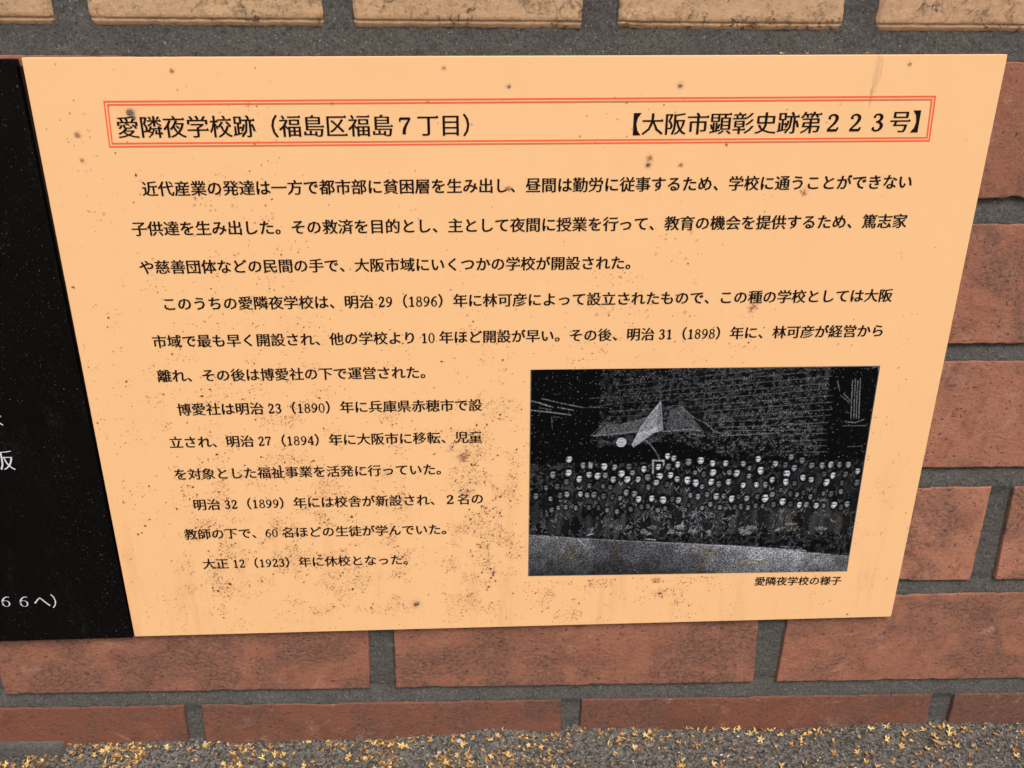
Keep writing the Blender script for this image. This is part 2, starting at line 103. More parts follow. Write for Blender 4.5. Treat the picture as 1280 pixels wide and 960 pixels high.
class NT:
    def __init__(s, name, rough=.8, spec=.5):
        s.m = bpy.data.materials.new(name); s.m.use_nodes = True; s.t = s.m.node_tree
        s.b = s.t.nodes['Principled BSDF']; s.b.inputs['Roughness'].default_value = rough
        s.b.inputs['Specular IOR Level'].default_value = spec
        s.tc = s.t.nodes.new('ShaderNodeTexCoord').outputs['Object']; s.co = s.tc
    def n(s, k, **kw):
        x = s.t.nodes.new(k)
        for a, v in kw.items(): setattr(x, a, v)
        return x
    def put(s, sock, v):
        if isinstance(v, bpy.types.NodeSocket): s.t.links.new(v, sock)
        elif isinstance(v, (tuple, list)) and len(v) == 3 and sock.type == 'RGBA': sock.default_value = (*v, 1)
        else: sock.default_value = v
    def noise(s, scale, det=3, rough=.55, co=None, dist=0):
        x = s.n('ShaderNodeTexNoise'); s.put(x.inputs['Vector'], co or s.co)
        x.inputs['Scale'].default_value = scale; x.inputs['Detail'].default_value = det
        x.inputs['Roughness'].default_value = rough; x.inputs['Distortion'].default_value = dist
        return x.outputs['Fac']
    def vor(s, scale, feat='F1', out='Distance', co=None):
        x = s.n('ShaderNodeTexVoronoi', feature=feat); s.put(x.inputs['Vector'], co or s.co)
        x.inputs['Scale'].default_value = scale
        return x.outputs[out]
    def math(s, op, a, b=0., c=None, clamp=False):
        x = s.n('ShaderNodeMath', operation=op, use_clamp=clamp); s.put(x.inputs[0], a); s.put(x.inputs[1], b)
        if c is not None: s.put(x.inputs[2], c)
        return x.outputs[0]
    def ramp(s, v, lo, hi, a=0., b=1.):
        x = s.n('ShaderNodeMapRange', interpolation_type='SMOOTHSTEP'); s.put(x.inputs[0], v)
        for i, q in enumerate((lo, hi, a, b)): s.put(x.inputs[i+1], q)
        return x.outputs[0]
    def mix(s, f, a, b, mode='MIX'):
        x = s.n('ShaderNodeMix', data_type='RGBA', blend_type=mode)
        s.put(x.inputs['Factor'], f); s.put(x.inputs['A'], a); s.put(x.inputs['B'], b)
        return x.outputs['Result']
    def map(s, scale, loc=None, co=None):
        x = s.n('ShaderNodeMapping'); s.put(x.inputs['Vector'], co or s.co); x.inputs['Scale'].default_value = scale
        if loc is not None: s.put(x.inputs['Location'], loc)
        return x.outputs[0]
    def shift(s):           # a different part of the pattern for each object
        oi = s.n('ShaderNodeObjectInfo'); c = s.n('ShaderNodeCombineXYZ')
        for k, f in enumerate((3.1, 7.7, 5.3)): s.put(c.inputs[k], s.math('MULTIPLY', oi.outputs['Random'], f))
        a = s.n('ShaderNodeVectorMath', operation='ADD'); s.put(a.inputs[0], s.tc); s.put(a.inputs[1], c.outputs[0])
        s.co = a.outputs[0]; s.oi = oi; return oi
    def bump(s, h, dist, strength=1.):
        x = s.n('ShaderNodeBump'); s.put(x.inputs['Height'], h); x.inputs['Distance'].default_value = dist
        x.inputs['Strength'].default_value = strength; s.put(s.b.inputs['Normal'], x.outputs[0])
    def base(s, c): s.put(s.b.inputs['Base Color'], c)

# ---------------------------------------------------------------- materials
def mat_brick():
    s = NT('red_brick', .82, .3); oi = s.shift()
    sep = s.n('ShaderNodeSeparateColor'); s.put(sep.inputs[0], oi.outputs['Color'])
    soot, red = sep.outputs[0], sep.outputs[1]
    c = s.mix(s.noise(35, 5, .6), (.40, .160, .093), (.50, .230, .142))
    c = s.mix(s.math('MULTIPLY', s.ramp(s.noise(90, 4, .6, dist=.6), .5, .7), .6), c, (.26, .085, .055))
    c = s.mix(red, c, (.185, .066, .038))
    fine = s.noise(700, 5, .7)
    c = s.mix(s.ramp(fine, .35, .75, 0, .5), c, (.22, .085, .055)); c = s.mix(s.math('MULTIPLY', s.ramp(s.noise(21, 4, .65, dist=.8), .52, .66), s.math('MULTIPLY', red, .6)), c, (.105, .050, .036))
    big = s.noise(28, 5, .7, dist=.5)
    st = s.map((1, 1, 1.35)); grit = s.noise(420, 7, .8, co=st, dist=.3)
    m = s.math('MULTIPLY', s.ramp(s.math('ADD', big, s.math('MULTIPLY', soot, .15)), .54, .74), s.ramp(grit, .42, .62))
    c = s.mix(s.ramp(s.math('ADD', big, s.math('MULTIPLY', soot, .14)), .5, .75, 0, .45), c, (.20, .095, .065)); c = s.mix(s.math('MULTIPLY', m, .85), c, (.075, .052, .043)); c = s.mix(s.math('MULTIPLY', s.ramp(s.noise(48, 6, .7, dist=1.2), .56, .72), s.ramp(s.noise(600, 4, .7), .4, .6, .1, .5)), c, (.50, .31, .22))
    pit = s.ramp(s.noise(560, 3, .6), .64, .69)
    c = s.mix(s.math('MULTIPLY', pit, .85), c, (.05, .035, .03))
    w_ = s.ramp(s.vor(260), .05, .085, 1, 0); w2 = s.ramp(s.noise(150, 1), .58, .62)
    c = s.mix(s.math('MULTIPLY', s.math('MULTIPLY', w_, w2), .5), c, (.55, .45, .38))
    s.base(c)
    h = s.math('SUBTRACT', s.math('MULTIPLY', s.noise(420, 6, .75), 1.0), s.math('MULTIPLY', pit, .5))
    s.bump(h, .0014, .9)
    return s.m
def mat_tan():
    s = NT('tan_brick', .85, .3); oi = s.shift()
    sep = s.n('ShaderNodeSeparateColor'); s.put(sep.inputs[0], oi.outputs['Color'])
    c = s.mix(s.noise(40, 5, .6), (.66, .41, .220), (.77, .51, .295))
    c = s.mix(s.math('MULTIPLY', sep.outputs[1], .8), c, (.68, .40, .235))
    c = s.mix(s.ramp(s.noise(420, 6, .75), .46, .72, 0, .6), c, (.38, .21, .10))
    big = s.ramp(s.noise(55, 5, .75, dist=.8), .44, .64)
    sp = s.math('MULTIPLY', s.ramp(s.noise(300, 6, .75, dist=.9), .52, .58), big)
    hair = s.math('MULTIPLY', s.ramp(s.math('ABSOLUTE', s.math('SUBTRACT', s.noise(75, 6, .72, dist=.5), .5)), .0, .007, 1, 0), s.ramp(s.noise(48, 3, .7), .50, .60))
    dk = s.math('MAXIMUM', s.math('MULTIPLY', sp, .85), s.math('MULTIPLY', hair, .8))
    c = s.mix(dk, c, (.075, .052, .042))
    s.base(c)
    h = s.math('SUBTRACT', s.noise(300, 8, .85), s.math('MULTIPLY', dk, .4))
    s.bump(h, .0022, .9)
    return s.m
def mat_mortar(name='grey_mortar', k=1.):
    s = NT(name, .9, .25)
    c = s.mix(s.noise(45, 6, .65), (.070*k, .067*k, .061*k), (.160*k, .150*k, .134*k))
    c = s.mix(s.ramp(s.noise(800, 5, .75), .46, .66, 0, .85), c, (.036*k, .033*k, .030*k))
    c = s.mix(s.ramp(s.noise(1100, 2, .5), .63, .72, 0, .6), c, (.42, .38, .33))
    c = s.mix(s.ramp(s.noise(60, 5, .7, dist=1), .62, .75, 0, .5), c, (.24, .235, .21))
    s.base(c); s.bump(s.noise(650, 6, .8), .0016, 1.)
    return s.m
def mat_plate():
    # object coordinates: metres from the plate's centre (.21, ., .2275)
    s = NT('orange_enamel', .42, .5)
    c = s.mix(s.noise(9, 4, .6), (.81, .475, .220), (.83, .500, .243))
    st = s.map((1, 1, .15)); lowf = s.n('ShaderNodeSeparateXYZ'); s.put(lowf.inputs[0], s.tc)
    zz, xx = lowf.outputs[2], lowf.outputs[0]
    low = s.ramp(zz, -.02, -.11, 0, 1)
    c = s.mix(s.math('MULTIPLY', s.ramp(s.noise(75, 5, .65, co=st), .50, .75, 0, .5), low), c, (.66, .33, .145))
    c = s.mix(s.ramp(s.noise(25, 5, .65), .5, .8, 0, .25), c, (.74, .40, .18))
    gr = s.noise(700, 4, .7); pz = s.math('ABSOLUTE', s.math('SUBTRACT', zz, 0))
    c = s.mix(s.math('MULTIPLY', s.ramp(gr, .56, .70, 0, .45), s.math('MULTIPLY', low, s.ramp(s.noise(90, 3, .6), .42, .6))), c, (.42, .20, .10))
    gn = s.noise(380, 4, .7)
    def blot(c, sx, sz, r, k, col, rz=None):
        dx = s.math('DIVIDE', s.math('SUBTRACT', xx, sx-.21), r); dz = s.math('DIVIDE', s.math('SUBTRACT', zz, sz-.2275), rz or r)
        d = s.math('SQRT', s.math('ADD', s.math('MULTIPLY', dx, dx), s.math('MULTIPLY', dz, dz)))
        d = s.math('ADD', d, s.math('MULTIPLY', s.math('SUBTRACT', gn, .5), 1.6))
        return s.mix(s.ramp(d, .25, 1.05, k, 0), c, col)
    for sx, sz, r_, ty, cnt in STAINS:
        if cnt >= 20: c = blot(c, sx, sz, r_*(.95 if ty == 'p' else 1.2), .34 if ty == 'p' else .30, (.60, .31, .17) if ty == 'p' else (.30, .17, .12))
    k = STREAK; xm = (k[0][0]+k[1][0])/2
    c = blot(c, xm, .3685, .0020, .55, (.58, .33, .17), .012); c = blot(c, xm-.0011, .360, .0009, .6, (.40, .22, .13), .007)
    c = blot(c, xm+.0016, .3705, .0006, .4, (.48, .27, .15), .0065)
    s.base(c)
    s.put(s.b.inputs['Roughness'], s.ramp(s.noise(120, 5, .7), .3, .7, .38, .50))
    s.bump(s.noise(90, 3), .0002, .06)
    return s.m
def flat(name, c, rough=.5, spec=.3, var=0):
    s = NT(name, rough, spec)
    if var: s.base(s.mix(s.noise(400, 4, .6), c, tuple(v*(1-var) for v in c)))
    else: s.base(c)
    return s.m
def mat_black():
    s = NT('black_polished', .12, .16)
    sp = s.math('MULTIPLY', s.ramp(s.noise(1500, 2, .5, co=s.map((1, 1, .8))), .69, .76), s.ramp(s.noise(25, 3), .38, .60))
    c = s.mix(s.noise(15, 3), (.0018, .0015, .0014), (.0028, .0024, .0022))
    film = s.math('MULTIPLY', s.ramp(s.noise(55, 6, .75, co=s.map((1, 1, .3))), .50, .72), s.ramp(s.noise(500, 4, .75), .45, .62))
    c = s.mix(s.math('MULTIPLY', film, .35), c, (.035, .032, .030)); c = s.mix(s.math('MULTIPLY', sp, .8), c, (.16, .155, .15)); s.base(c)
    s.put(s.b.inputs['Roughness'], s.ramp(s.math('MAXIMUM', sp, s.noise(30, 5, .7)), .3, .7, .14, .30))
    return s.m
def mat_ground():
    s = NT('grey_concrete_grit', .9, .3)
    c = s.mix(s.noise(20, 5, .6), (.155, .14, .12), (.235, .215, .185))
    c = s.mix(s.ramp(s.noise(500, 4, .7), .42, .6), c, (.045, .041, .036))
    c = s.mix(s.ramp(s.noise(800, 2, .5), .62, .70, 0, .8), c, (.46, .43, .38))
    c = s.mix(s.ramp(s.noise(70, 4, .6), .55, .7, 0, .4), c, (.10, .085, .06))
    s.base(c); s.bump(s.noise(450, 6, .8), .0018, 1.)
    return s.m
def mat_grain():
    s = NT('stone_grains', .7, .4); g = s.n('ShaderNodeNewGeometry'); r = g.outputs['Random Per Island']
    c = s.mix(r, (.06, .052, .045), (.27, .245, .21))
    c = s.mix(s.ramp(r, .86, .88), c, (.30, .28, .25)); c = s.mix(s.ramp(r, .965, .97), c, (.62, .59, .54))
    s.base(c); return s.m
def mat_petal():
    s = NT('dry_petals', .6, .35); oi = s.shift()
    sep = s.n('ShaderNodeSeparateColor'); s.put(sep.inputs[0], oi.outputs['Color'])
    c = s.mix(s.noise(180, 3), (.62, .36, .11), (.76, .53, .22))
    c = s.mix(sep.outputs[0], c, (.40, .17, .045)); c = s.mix(sep.outputs[1], c, (.78, .60, .24))
    c = s.mix(s.ramp(s.noise(350, 3), .55, .7, 0, .5), c, (.26, .12, .04))
    s.base(c); s.b.inputs['Subsurface Weight'].default_value = 0
    return s.m
def mat_debris():
    s = NT('brown_flower_bits', .7, .3); g = s.n('ShaderNodeNewGeometry'); r = g.outputs['Random Per Island']
    c = s.mix(r, (.24, .12, .045), (.54, .33, .12)); c = s.mix(s.ramp(r, .8, .85), c, (.66, .44, .16))
    c = s.mix(s.ramp(r, .07, .05), c, (.09, .045, .025)); s.base(c); return s.m
def mat_photo():
    s = NT('engraved_print', .6, .06)
    a = s.n('ShaderNodeVertexColor'); a.layer_name = 'print'; s.base(a.outputs[0]); return s.m
M = dict(brick=mat_brick(), tan=mat_tan(), mortar=mat_mortar(), patch=mat_mortar('grey_patch', 1.35), plate=mat_plate(),
         ink=flat('black_ink', (.010, .006, .005), .7, .05), red=flat('vermilion_ink', (.86, .115, .045), .6, .1),
         black=mat_black(), white=flat('white_ink', (.60, .62, .65), .5), ground=mat_ground(), grain=mat_grain(),
         petal=mat_petal(), debris=mat_debris(), photo=mat_photo(),
         dirt_d=flat('dark_grime', (.17, .085, .05), .9, .1, .5), dirt_l=flat('brown_grime', (.42, .20, .10), .9, .1, .3), gap_shade=flat('dark_gap_shade', (.022, .012, .009), .9, .1, .3),
         dirt_b=flat('bluish_grime', (.22, .15, .15), .9, .1, .4), dirt_p=flat('pale_grime', (.66, .37, .18), .9, .1, .12),
         streak=flat('rusty_streak', (.58, .32, .145), .6, .2, .12), pebble=flat('pale_pebble', (.52, .49, .45), .6, .3, .4),
         leafm=flat('withered_leaf', (.42, .25, .14), .7, .2, .4))

# ---------------------------------------------------------------- the wall
FY = .004                    # brick faces stand 4 mm behind the plaque's face
X0, X1 = -.31, .70
wall = thing('brick_wall', 'red brick wall with a tan header course on top and dark grey mortar joints', 'wall', (.19, FY, 0))
RL = {}                      # row -> (z at x=.44 and slope) of top and bottom edge
RL['tan'] = ((.455, -.009), (.38460, -.009))
RL[1] = ((.37275, -.0094), (.31244, -.0110)); RL[2] = ((.30084, -.0110), (.24054, -.0125))
RL[3] = ((.23155, -.0125), (.17090, -.0140)); RL[4] = ((.15941, -.0140), (.09960, -.0150))
RL[5] = ((.09100, -.0155), (.02975, -.0160)); RL[6] = ((.01890, -.0180), (-.040, -.0180))
def zl(l, x): return l[0]+l[1]*(np.asarray(x)-.44)
P_ = .2185
def straight(x, wd=.0125): return [x, x, x+wd, x+wd]
JO = {}                      # joints: x of (left edge top, left edge bottom, right edge top, right edge bottom)
meas = lambda J: [[j[0][0], j[1][0], j[2][0], j[3][0]] for j in J]
JO[6] = [straight(-.202)]+meas(J6)+[straight(.680)]
JO[5] = [straight(-.0925)]+meas(J5)+[straight(.565)]
JO[4] = [straight(x) for x in (-.192, .026, .2443)]+meas(J4)+[straight(.681)]
JO[3] = [straight(x) for x in (-.091, .127, .346, .5645)]
JO[2] = [straight(x) for x in (-.181, .0375, .256, .4745, .693)]
JO[1] = [straight(x) for x in (-.091, .1275, .346, .5645)]
tj = meas(JT)
JO['tan'] = [[a-.1105*k for a in tj[0]] for k in (3, 2, 1)]+tj+[[a+.1115*k for a in tj[3]] for k in (1, 2, 3)]

def brick(row, ja, jb, seed, tan=False):
    lt, lb = RL[row]
    def side(j, k):          # k: 2/3 = right edge of the joint on the left; 0/1 = left edge of the joint on the right
        return np.array([j[k], j[k+1]]) if j else None
    xl = np.array([ja[2], ja[3]]); xr = np.array([jb[0], jb[1]])
    wd = (xr-xl).mean(); ht = lt[0]-lb[0]
    g = .0019 if not tan else .0013
    nx = int(wd/g)
    ds = np.r_[0, .0004, .0009, np.arange(.0022, ht-.0022, g), ht-.0009, ht-.0004, ht] if not tan else \
        np.r_[0, .0006, .0013, .0022, .0026, .00285, .0032, .0036, np.arange(.005, ht-.002, g), ht-.0006, ht]
    hs = np.r_[0, .0004, .0009, np.linspace(.0022, wd-.0022, nx), wd-.0009, wd-.0004, wd]
    S_, D_ = np.meshgrid(hs, ds)      # distance from left, distance from bottom
    t = 1-D_/ht
    XL = xl[0]*(1-t)+xl[1]*t; XR = xr[0]*(1-t)+xr[1]*t
    X = XL+(XR-XL)*S_/wd
    Z = zl(lt, X)*(1-t)+zl(lb, X)*t
    e = np.minimum.reduce([S_, wd-S_, D_, ht-D_])
    rad = .0006
    q = np.clip(1-e/rad, 0, 1)
    Y = FY+rad*(1-np.sqrt(np.clip(1-q*q, 0, 1)))
    if tan:
        Y = FY+(fbm(X*240, Z*240, seed, 4)-.5)*.0011+(fbm(X*50, Z*50, seed+5, 3)-.5)*.0010
        lip = np.interp(D_, [0, .0022, .0026, .0029, .0034], [.0020, .0004, .0010, .0009, 0]); Y = Y*1+lip-np.where(D_ < .0030, (Y-FY)*.7, 0)
        Y = Y+np.where(np.minimum(S_, wd-S_) < .0005, .0010, 0)
    else:
        Y = Y+(fbm(X*160, Z*160, seed, 4)-.5)*.00035+(fbm(X*30, Z*30, seed+3, 2)-.5)*.0006
    # ragged arrises: pull the rim inwards where the edge is worn
    bl = np.clip(1-e/.0045, 0, 1)
    amp = (.0007 if not tan else .0011)
    rz = (fbm(X*220, Z*0+seed, seed+9, 3)-.5)*2*amp; rx = (fbm(Z*220, X*0+seed, seed+11, 3)-.5)*2*amp
    chipx = np.clip(vn(X*75, Z*0+3, seed+21)-.82, 0, 1)*.006*(vn(X*700, Z*0, seed+22)+.5)
    top = (ht-D_) < D_
    Z = Z+bl*np.where(np.minimum(D_, ht-D_) < .0045, np.where(top, -1, 1)*(np.abs(rz)+chipx), 0)*(1 if not tan else .6)
    X = X+bl*np.where(np.minimum(S_, wd-S_) < .0045, np.where(S_ < wd/2, 1, -1)*np.abs(rx), 0)
    n, m = len(hs), len(ds)
    V = np.stack([X.ravel(), Y.ravel(), Z.ravel()], 1); F = [tuple(f) for f in gridfaces(n, m)]
    rim = list(range(n))+[j*n+n-1 for j in range(1, m)]+[(m-1)*n+i for i in range(n-2, -1, -1)]+[j*n for j in range(m-2, 0, -1)]
    B = V[rim].copy(); B[:, 1] = FY+.02
    k = len(V); V = np.vstack([V, B]); L = len(rim)
    F += [(rim[(i+1) % L], rim[i], k+i, k+(i+1) % L) for i in range(L)]
    loc = (float((xl.mean()+xr.mean())/2), FY, float(zl(lb, .3)+ht/2))
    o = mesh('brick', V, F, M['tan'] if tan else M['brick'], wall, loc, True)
    r = rng.random(2)
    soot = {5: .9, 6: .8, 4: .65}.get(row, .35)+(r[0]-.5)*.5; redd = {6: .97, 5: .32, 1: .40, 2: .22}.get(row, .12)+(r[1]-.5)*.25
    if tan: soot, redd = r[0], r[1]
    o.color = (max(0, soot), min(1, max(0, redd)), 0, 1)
    return o
sd = 1
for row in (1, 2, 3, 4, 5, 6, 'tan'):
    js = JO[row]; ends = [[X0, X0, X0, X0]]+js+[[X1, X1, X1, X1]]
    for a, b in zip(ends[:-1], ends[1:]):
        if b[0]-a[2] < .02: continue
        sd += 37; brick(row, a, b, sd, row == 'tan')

# mortar: struck bed joints, deeper under the brick above, nearly flush over the brick below
xs = np.r_[np.arange(X0, -.13, .0022), np.arange(-.13, .56, .00085), np.arange(.56, X1+.001, .0022)]
zs = np.arange(-.04, .4555, .00085)
XX, ZZ = np.meshgrid(xs, zs)
order = ['tan', 1, 2, 3, 4, 5, 6]
keep = np.zeros(XX.shape, bool); YY = np.full(XX.shape, FY+.0026)
for up, dn in zip(order[:-1], order[1:]):
    zt = zl(RL[up][1], XX); zb = zl(RL[dn][0], XX)
    f = (ZZ-zb)/(zt-zb); inb = (f > -.5) & (f < 1.5)
    prof = .0007+.0026*np.clip(f, 0, 1)**1.3
    if up == 'tan': prof = .0008+.0012*np.clip(f, 0, 1)
    YY = np.where((f >= 0) & (f <= 1), FY+prof, YY)
    YY = np.where((f < 0) & (f > -.5), FY+prof+(.0026-prof)*np.clip(-f*2, 0, 1), YY); YY = np.where((f > 1) & (f < 1.4), FY+prof+(.0026-prof)*np.clip((f-1)*2.5, 0, 1), YY); keep |= inb
for row in order:
    zt = zl(RL[row][0], XX); zb = zl(RL[row][1], XX); inr = (ZZ < zt+.002) & (ZZ > zb-.002)
    for j in JO[row]:
        keep |= inr & (XX > min(j[0], j[1])-.004) & (XX < max(j[2], j[3])+.004)
YY += (fbm(XX*420, ZZ*420, 5, 4)-.5)*.0014+(fbm(XX*55, ZZ*55, 8, 3)-.5)*.0013
# a fine crack across the vertical joints
n = len(xs); F = gridfaces(n, len(zs)); kf = keep.ravel()
F = F[kf[F].all(1)]; used = np.unique(F); mp = np.zeros(XX.size, int); mp[used] = np.arange(len(used))
V = np.stack([XX.ravel(), YY.ravel(), ZZ.ravel()], 1)[used]
mesh('mortar', V, mp[F], M['mortar'], wall, (.19, FY, 0), True)
def boxV(x0, x1, y0, y1, z0, z1):
    V = [(x, y, z) for z in (z0, z1) for y in (y0, y1) for x in (x0, x1)]
    return V, [(0, 2, 3, 1), (4, 5, 7, 6), (0, 1, 5, 4), (2, 6, 7, 3), (0, 4, 6, 2), (1, 3, 7, 5)]
V, F = boxV(X0, X1, FY+.012, FY+.20, -.04, .4600)
mesh('wall_core', V, F, M['mortar'], wall, (.19, FY, 0))
# smear of mortar under the bottom course at the left
px = np.linspace(-.30, -.0530, 90); pz = np.linspace(0, 1, 14)
A, Bz = np.meshgrid(px, pz)
Zp = -.0105+Bz*(.0040+.0105-(A+.09)*.03)+(fbm(A*200, A*0, 3)-.5)*.0012*(Bz > .9); Ap = A-Bz*0+(A > -.0545)*(Bz-.5)*.0016
Yp = FY-.0022+.0012*(1-Bz)+(fbm(A*300, Bz*12, 4)-.5)*.0008+np.where(Bz > .9, .0006, 0)+np.where(A > -.0535, .003, 0)
V = np.stack([Ap.ravel(), Yp.ravel(), Zp.ravel()], 1)
F = gridfaces(90, 14).tolist(); k = len(V); rim = [13*90+i for i in range(90)]; Bk = V[rim].copy(); Bk[:, 1] = FY+.004
V = np.vstack([V, Bk]); F += [(rim[i], rim[i+1], k+i+1, k+i) for i in range(89)]
mesh('mortar_patch', V, F, M['patch'], wall, (.19, FY, 0), True)['label'] = 'flat grey mortar patch under the leftmost bottom brick'

# ---------------------------------------------------------------- the ground
gx = np.array([g[0] for g in GROUND]); gz = np.array([g[1] for g in GROUND]); gx[1], gx[2] = -.0535, -.0522
def gh(x, y):
    zw = np.interp(x, gx, gz); t = np.clip((FY-y)/.02, 0, 1)
    base = -.0035
    return zw*(1-t)+base*t
def grough(x, y):
    smooth_patch = np.clip((fbm(x*14, y*14, 77, 2)-.45)*5, 0, 1)
    return (fbm(x*330, y*330, 31, 4)-.5)*.0030*(1.15-.75*smooth_patch)+(fbm(x*60, y*60, 33, 3)-.5)*.0022
xa = np.r_[-6, -3, -1, -.5, -.3, -.18, np.arange(-.13, .57, .0008), .62, .75, 1, 2, 4, 7]
ya = np.r_[-8, -4, -2, -1, -.6, -.4, -.3, -.2, -.14, -.10, -.075, np.arange(-.06, .0095, .0008), .012, .02]
GX, GY = np.meshgrid(xa, ya)
GZ = gh(GX, GY)+grough(GX, GY)*((GX > -.14) & (GX < .58) & (GY > -.065))
mesh('ground', np.stack([GX.ravel(), GY.ravel(), GZ.ravel()], 1), gridfaces(len(xa), len(ya)), M['ground'], None, (0, 0, 0), True)['kind'] = 'structure'
def gz_at(x, y): return float(gh(x, y)+grough(np.array([x]), np.array([y]))[0])

oct_v = np.array([(1, 0, 0), (-1, 0, 0), (0, 1, 0), (0, -1, 0), (0, 0, 1), (0, 0, -1)], float)
oct_f = np.array([(0, 2, 4), (2, 1, 4), (1, 3, 4), (3, 0, 4), (2, 0, 5), (1, 2, 5), (3, 1, 5), (0, 3, 5)])
N = 16000
qx = rng.uniform(-.13, .57, N); qy = FY-.0003-rng.random(N)**1.2*.062
dens = fbm(qx*14, qy*14, 77, 2); okm = rng.random(N) < np.clip(1.25-(dens-.45)*5, .25, 1); qx, qy = qx[okm], qy[okm]; N = len(qx)
rad = .00026+rng.random(N)**4*.0008
VV = oct_v[None]*(rad[:, None, None]*rng.uniform(.55, 1.2, (N, 6, 1)))
an = rng.uniform(0, 6.28, N); c_, s_ = np.cos(an)[:, None], np.sin(an)[:, None]
x_, y_ = VV[..., 0]*c_-VV[..., 1]*s_, VV[..., 0]*s_+VV[..., 1]*c_
gzv = gh(qx, qy)+grough(qx, qy)
VV = np.stack([x_+qx[:, None], y_+qy[:, None], VV[..., 2]*.8+(gzv+rad*.25)[:, None]], -1).reshape(-1, 3)
FF = (oct_f[None]+np.arange(N)[:, None, None]*6).reshape(-1, 3)
tag(mesh('grit', VV, FF, M['grain']), 'fine grey and white stone grit bedded in the pavement at the wall foot', 'grit', kind='stuff')

# ---------------------------------------------------------------- lettering
_cache = {}
def _ring(cx, cy, ro, ri, n=28):
    a = np.linspace(0, 2*np.pi, n, endpoint=False)
    V = [(cx+ro[0]*math.cos(t), cy+ro[1]*math.sin(t)) for t in a]+[(cx+ri[0]*math.cos(t), cy+ri[1]*math.sin(t)) for t in a]
    return np.array(V), [(i, (i+1) % n, n+(i+1) % n, n+i) for i in range(n)]
def _stroke(pts, curved=True):
    p = np.array(pts, float)
    if curved and len(p) > 2:
        q = np.vstack([2*p[0]-p[1], p, 2*p[-1]-p[-2]]); out = []
        for i in range(len(p)-1):
            for t in np.linspace(0, 1, 6, endpoint=False):
                a, b, c, d = q[i:i+4]
                out.append(.5*((2*b)+(-a+c)*t+(2*a-5*b+4*c-d)*t*t+(-a+3*b-3*c+d)*t**3))
        out.append(p[-1]); p = np.array(out)
    d = np.gradient(p[:, :2], axis=0); d /= np.linalg.norm(d, axis=1)[:, None]+1e-9
    nn = np.stack([-d[:, 1], d[:, 0]], 1)*(p[:, 2:3]+.018)/2
    L, Rr = p[:, :2]+nn, p[:, :2]-nn; n = len(p)
    return np.vstack([L, Rr]), [(i, n+i, n+i+1, i+1) for i in range(n-1)]
def _disc(x, y, r):
    a = np.linspace(0, 2*np.pi, 10, endpoint=False)
    return np.stack([x+r*np.cos(a), y+r*np.sin(a)], 1), [tuple(range(10))]
DG = {'0': [('r', .25, .34, (.20, .355), (.125, .325))],
 '1': [('s', [(.27, 0, .075), (.27, .69, .075)], 0), ('s', [(.12, .56, .03), (.29, .67, .045)], 0), ('s', [(.12, .015, .035), (.42, .015, .035)], 0)],
 '2': [('d', .12, .53, .045), ('s', [(.09, .53, .04), (.13, .63, .04), (.24, .685, .04), (.35, .62, .065), (.365, .50, .08), (.30, .34, .06), (.17, .17, .04), (.08, .05, .035)], 1), ('s', [(.07, .035, .07), (.40, .035, .07)], 0), ('s', [(.395, .03, .045), (.43, .16, .025)], 0)],
 '3': [('d', .12, .57, .042), ('s', [(.10, .57, .04), (.15, .655, .035), (.25, .685, .04), (.34, .63, .065), (.355, .53, .075), (.30, .42, .05), (.19, .375, .03)], 1), ('s', [(.19, .375, .03), (.32, .34, .055), (.385, .21, .08), (.34, .07, .06), (.22, .0, .035), (.12, .04, .035), (.085, .12, .04)], 1), ('d', .11, .12, .042)],
 '4': [('s', [(.33, 0, .075), (.33, .69, .075)], 0), ('s', [(.33, .68, .035), (.05, .2, .03)], 0), ('s', [(.04, .2, .04), (.46, .2, .04)], 0), ('s', [(.22, .015, .03), (.44, .015, .03)], 0)],
 '6': [('r', .25, .21, (.185, .215), (.11, .18)), ('s', [(.41, .65, .04), (.27, .63, .045), (.14, .45, .07), (.10, .22, .08)], 1), ('d', .40, .64, .035)],
 '7': [('s', [(.08, .655, .065), (.43, .655, .065)], 0), ('s', [(.085, .67, .04), (.07, .52, .02)], 0), ('s', [(.42, .65, .03), (.30, .42, .05), (.22, .2, .075), (.21, .0, .08)], 1)],
 '8': [('r', .25, .53, (.165, .16), (.10, .125)), ('r', .25, .19, (.195, .20), (.12, .16))]}
def digit(ch, wt=0.):
    if ch == '9':
        V, F = digit('6', wt); return np.array([.5, .68])-V, F
    VV, FF, k = [], [], 0
    for it in DG[ch]:
        if it[0] == 'r': V, F = _ring(it[1], it[2], (it[3][0]+.005+wt*.8, it[3][1]+.005+wt*.8), (it[4][0]-.004-wt*.8, it[4][1]-.004-wt*.8))
        elif it[0] == 'd': V, F = _disc(it[1], it[2], it[3])
        else: V, F = _stroke([(a_, b_, w_+.012+wt*1.8) for a_, b_, w_ in it[1]], it[2])
        VV.append(V); FF += [tuple(i+k for i in f) for f in F]; k += len(V)
    return np.vstack(VV), FF
FULL = {'７': '7', '２': '2', '３': '3', '６': '6'}
def is_kanji(c): return '\u4e00' <= c <= '\u9fff'
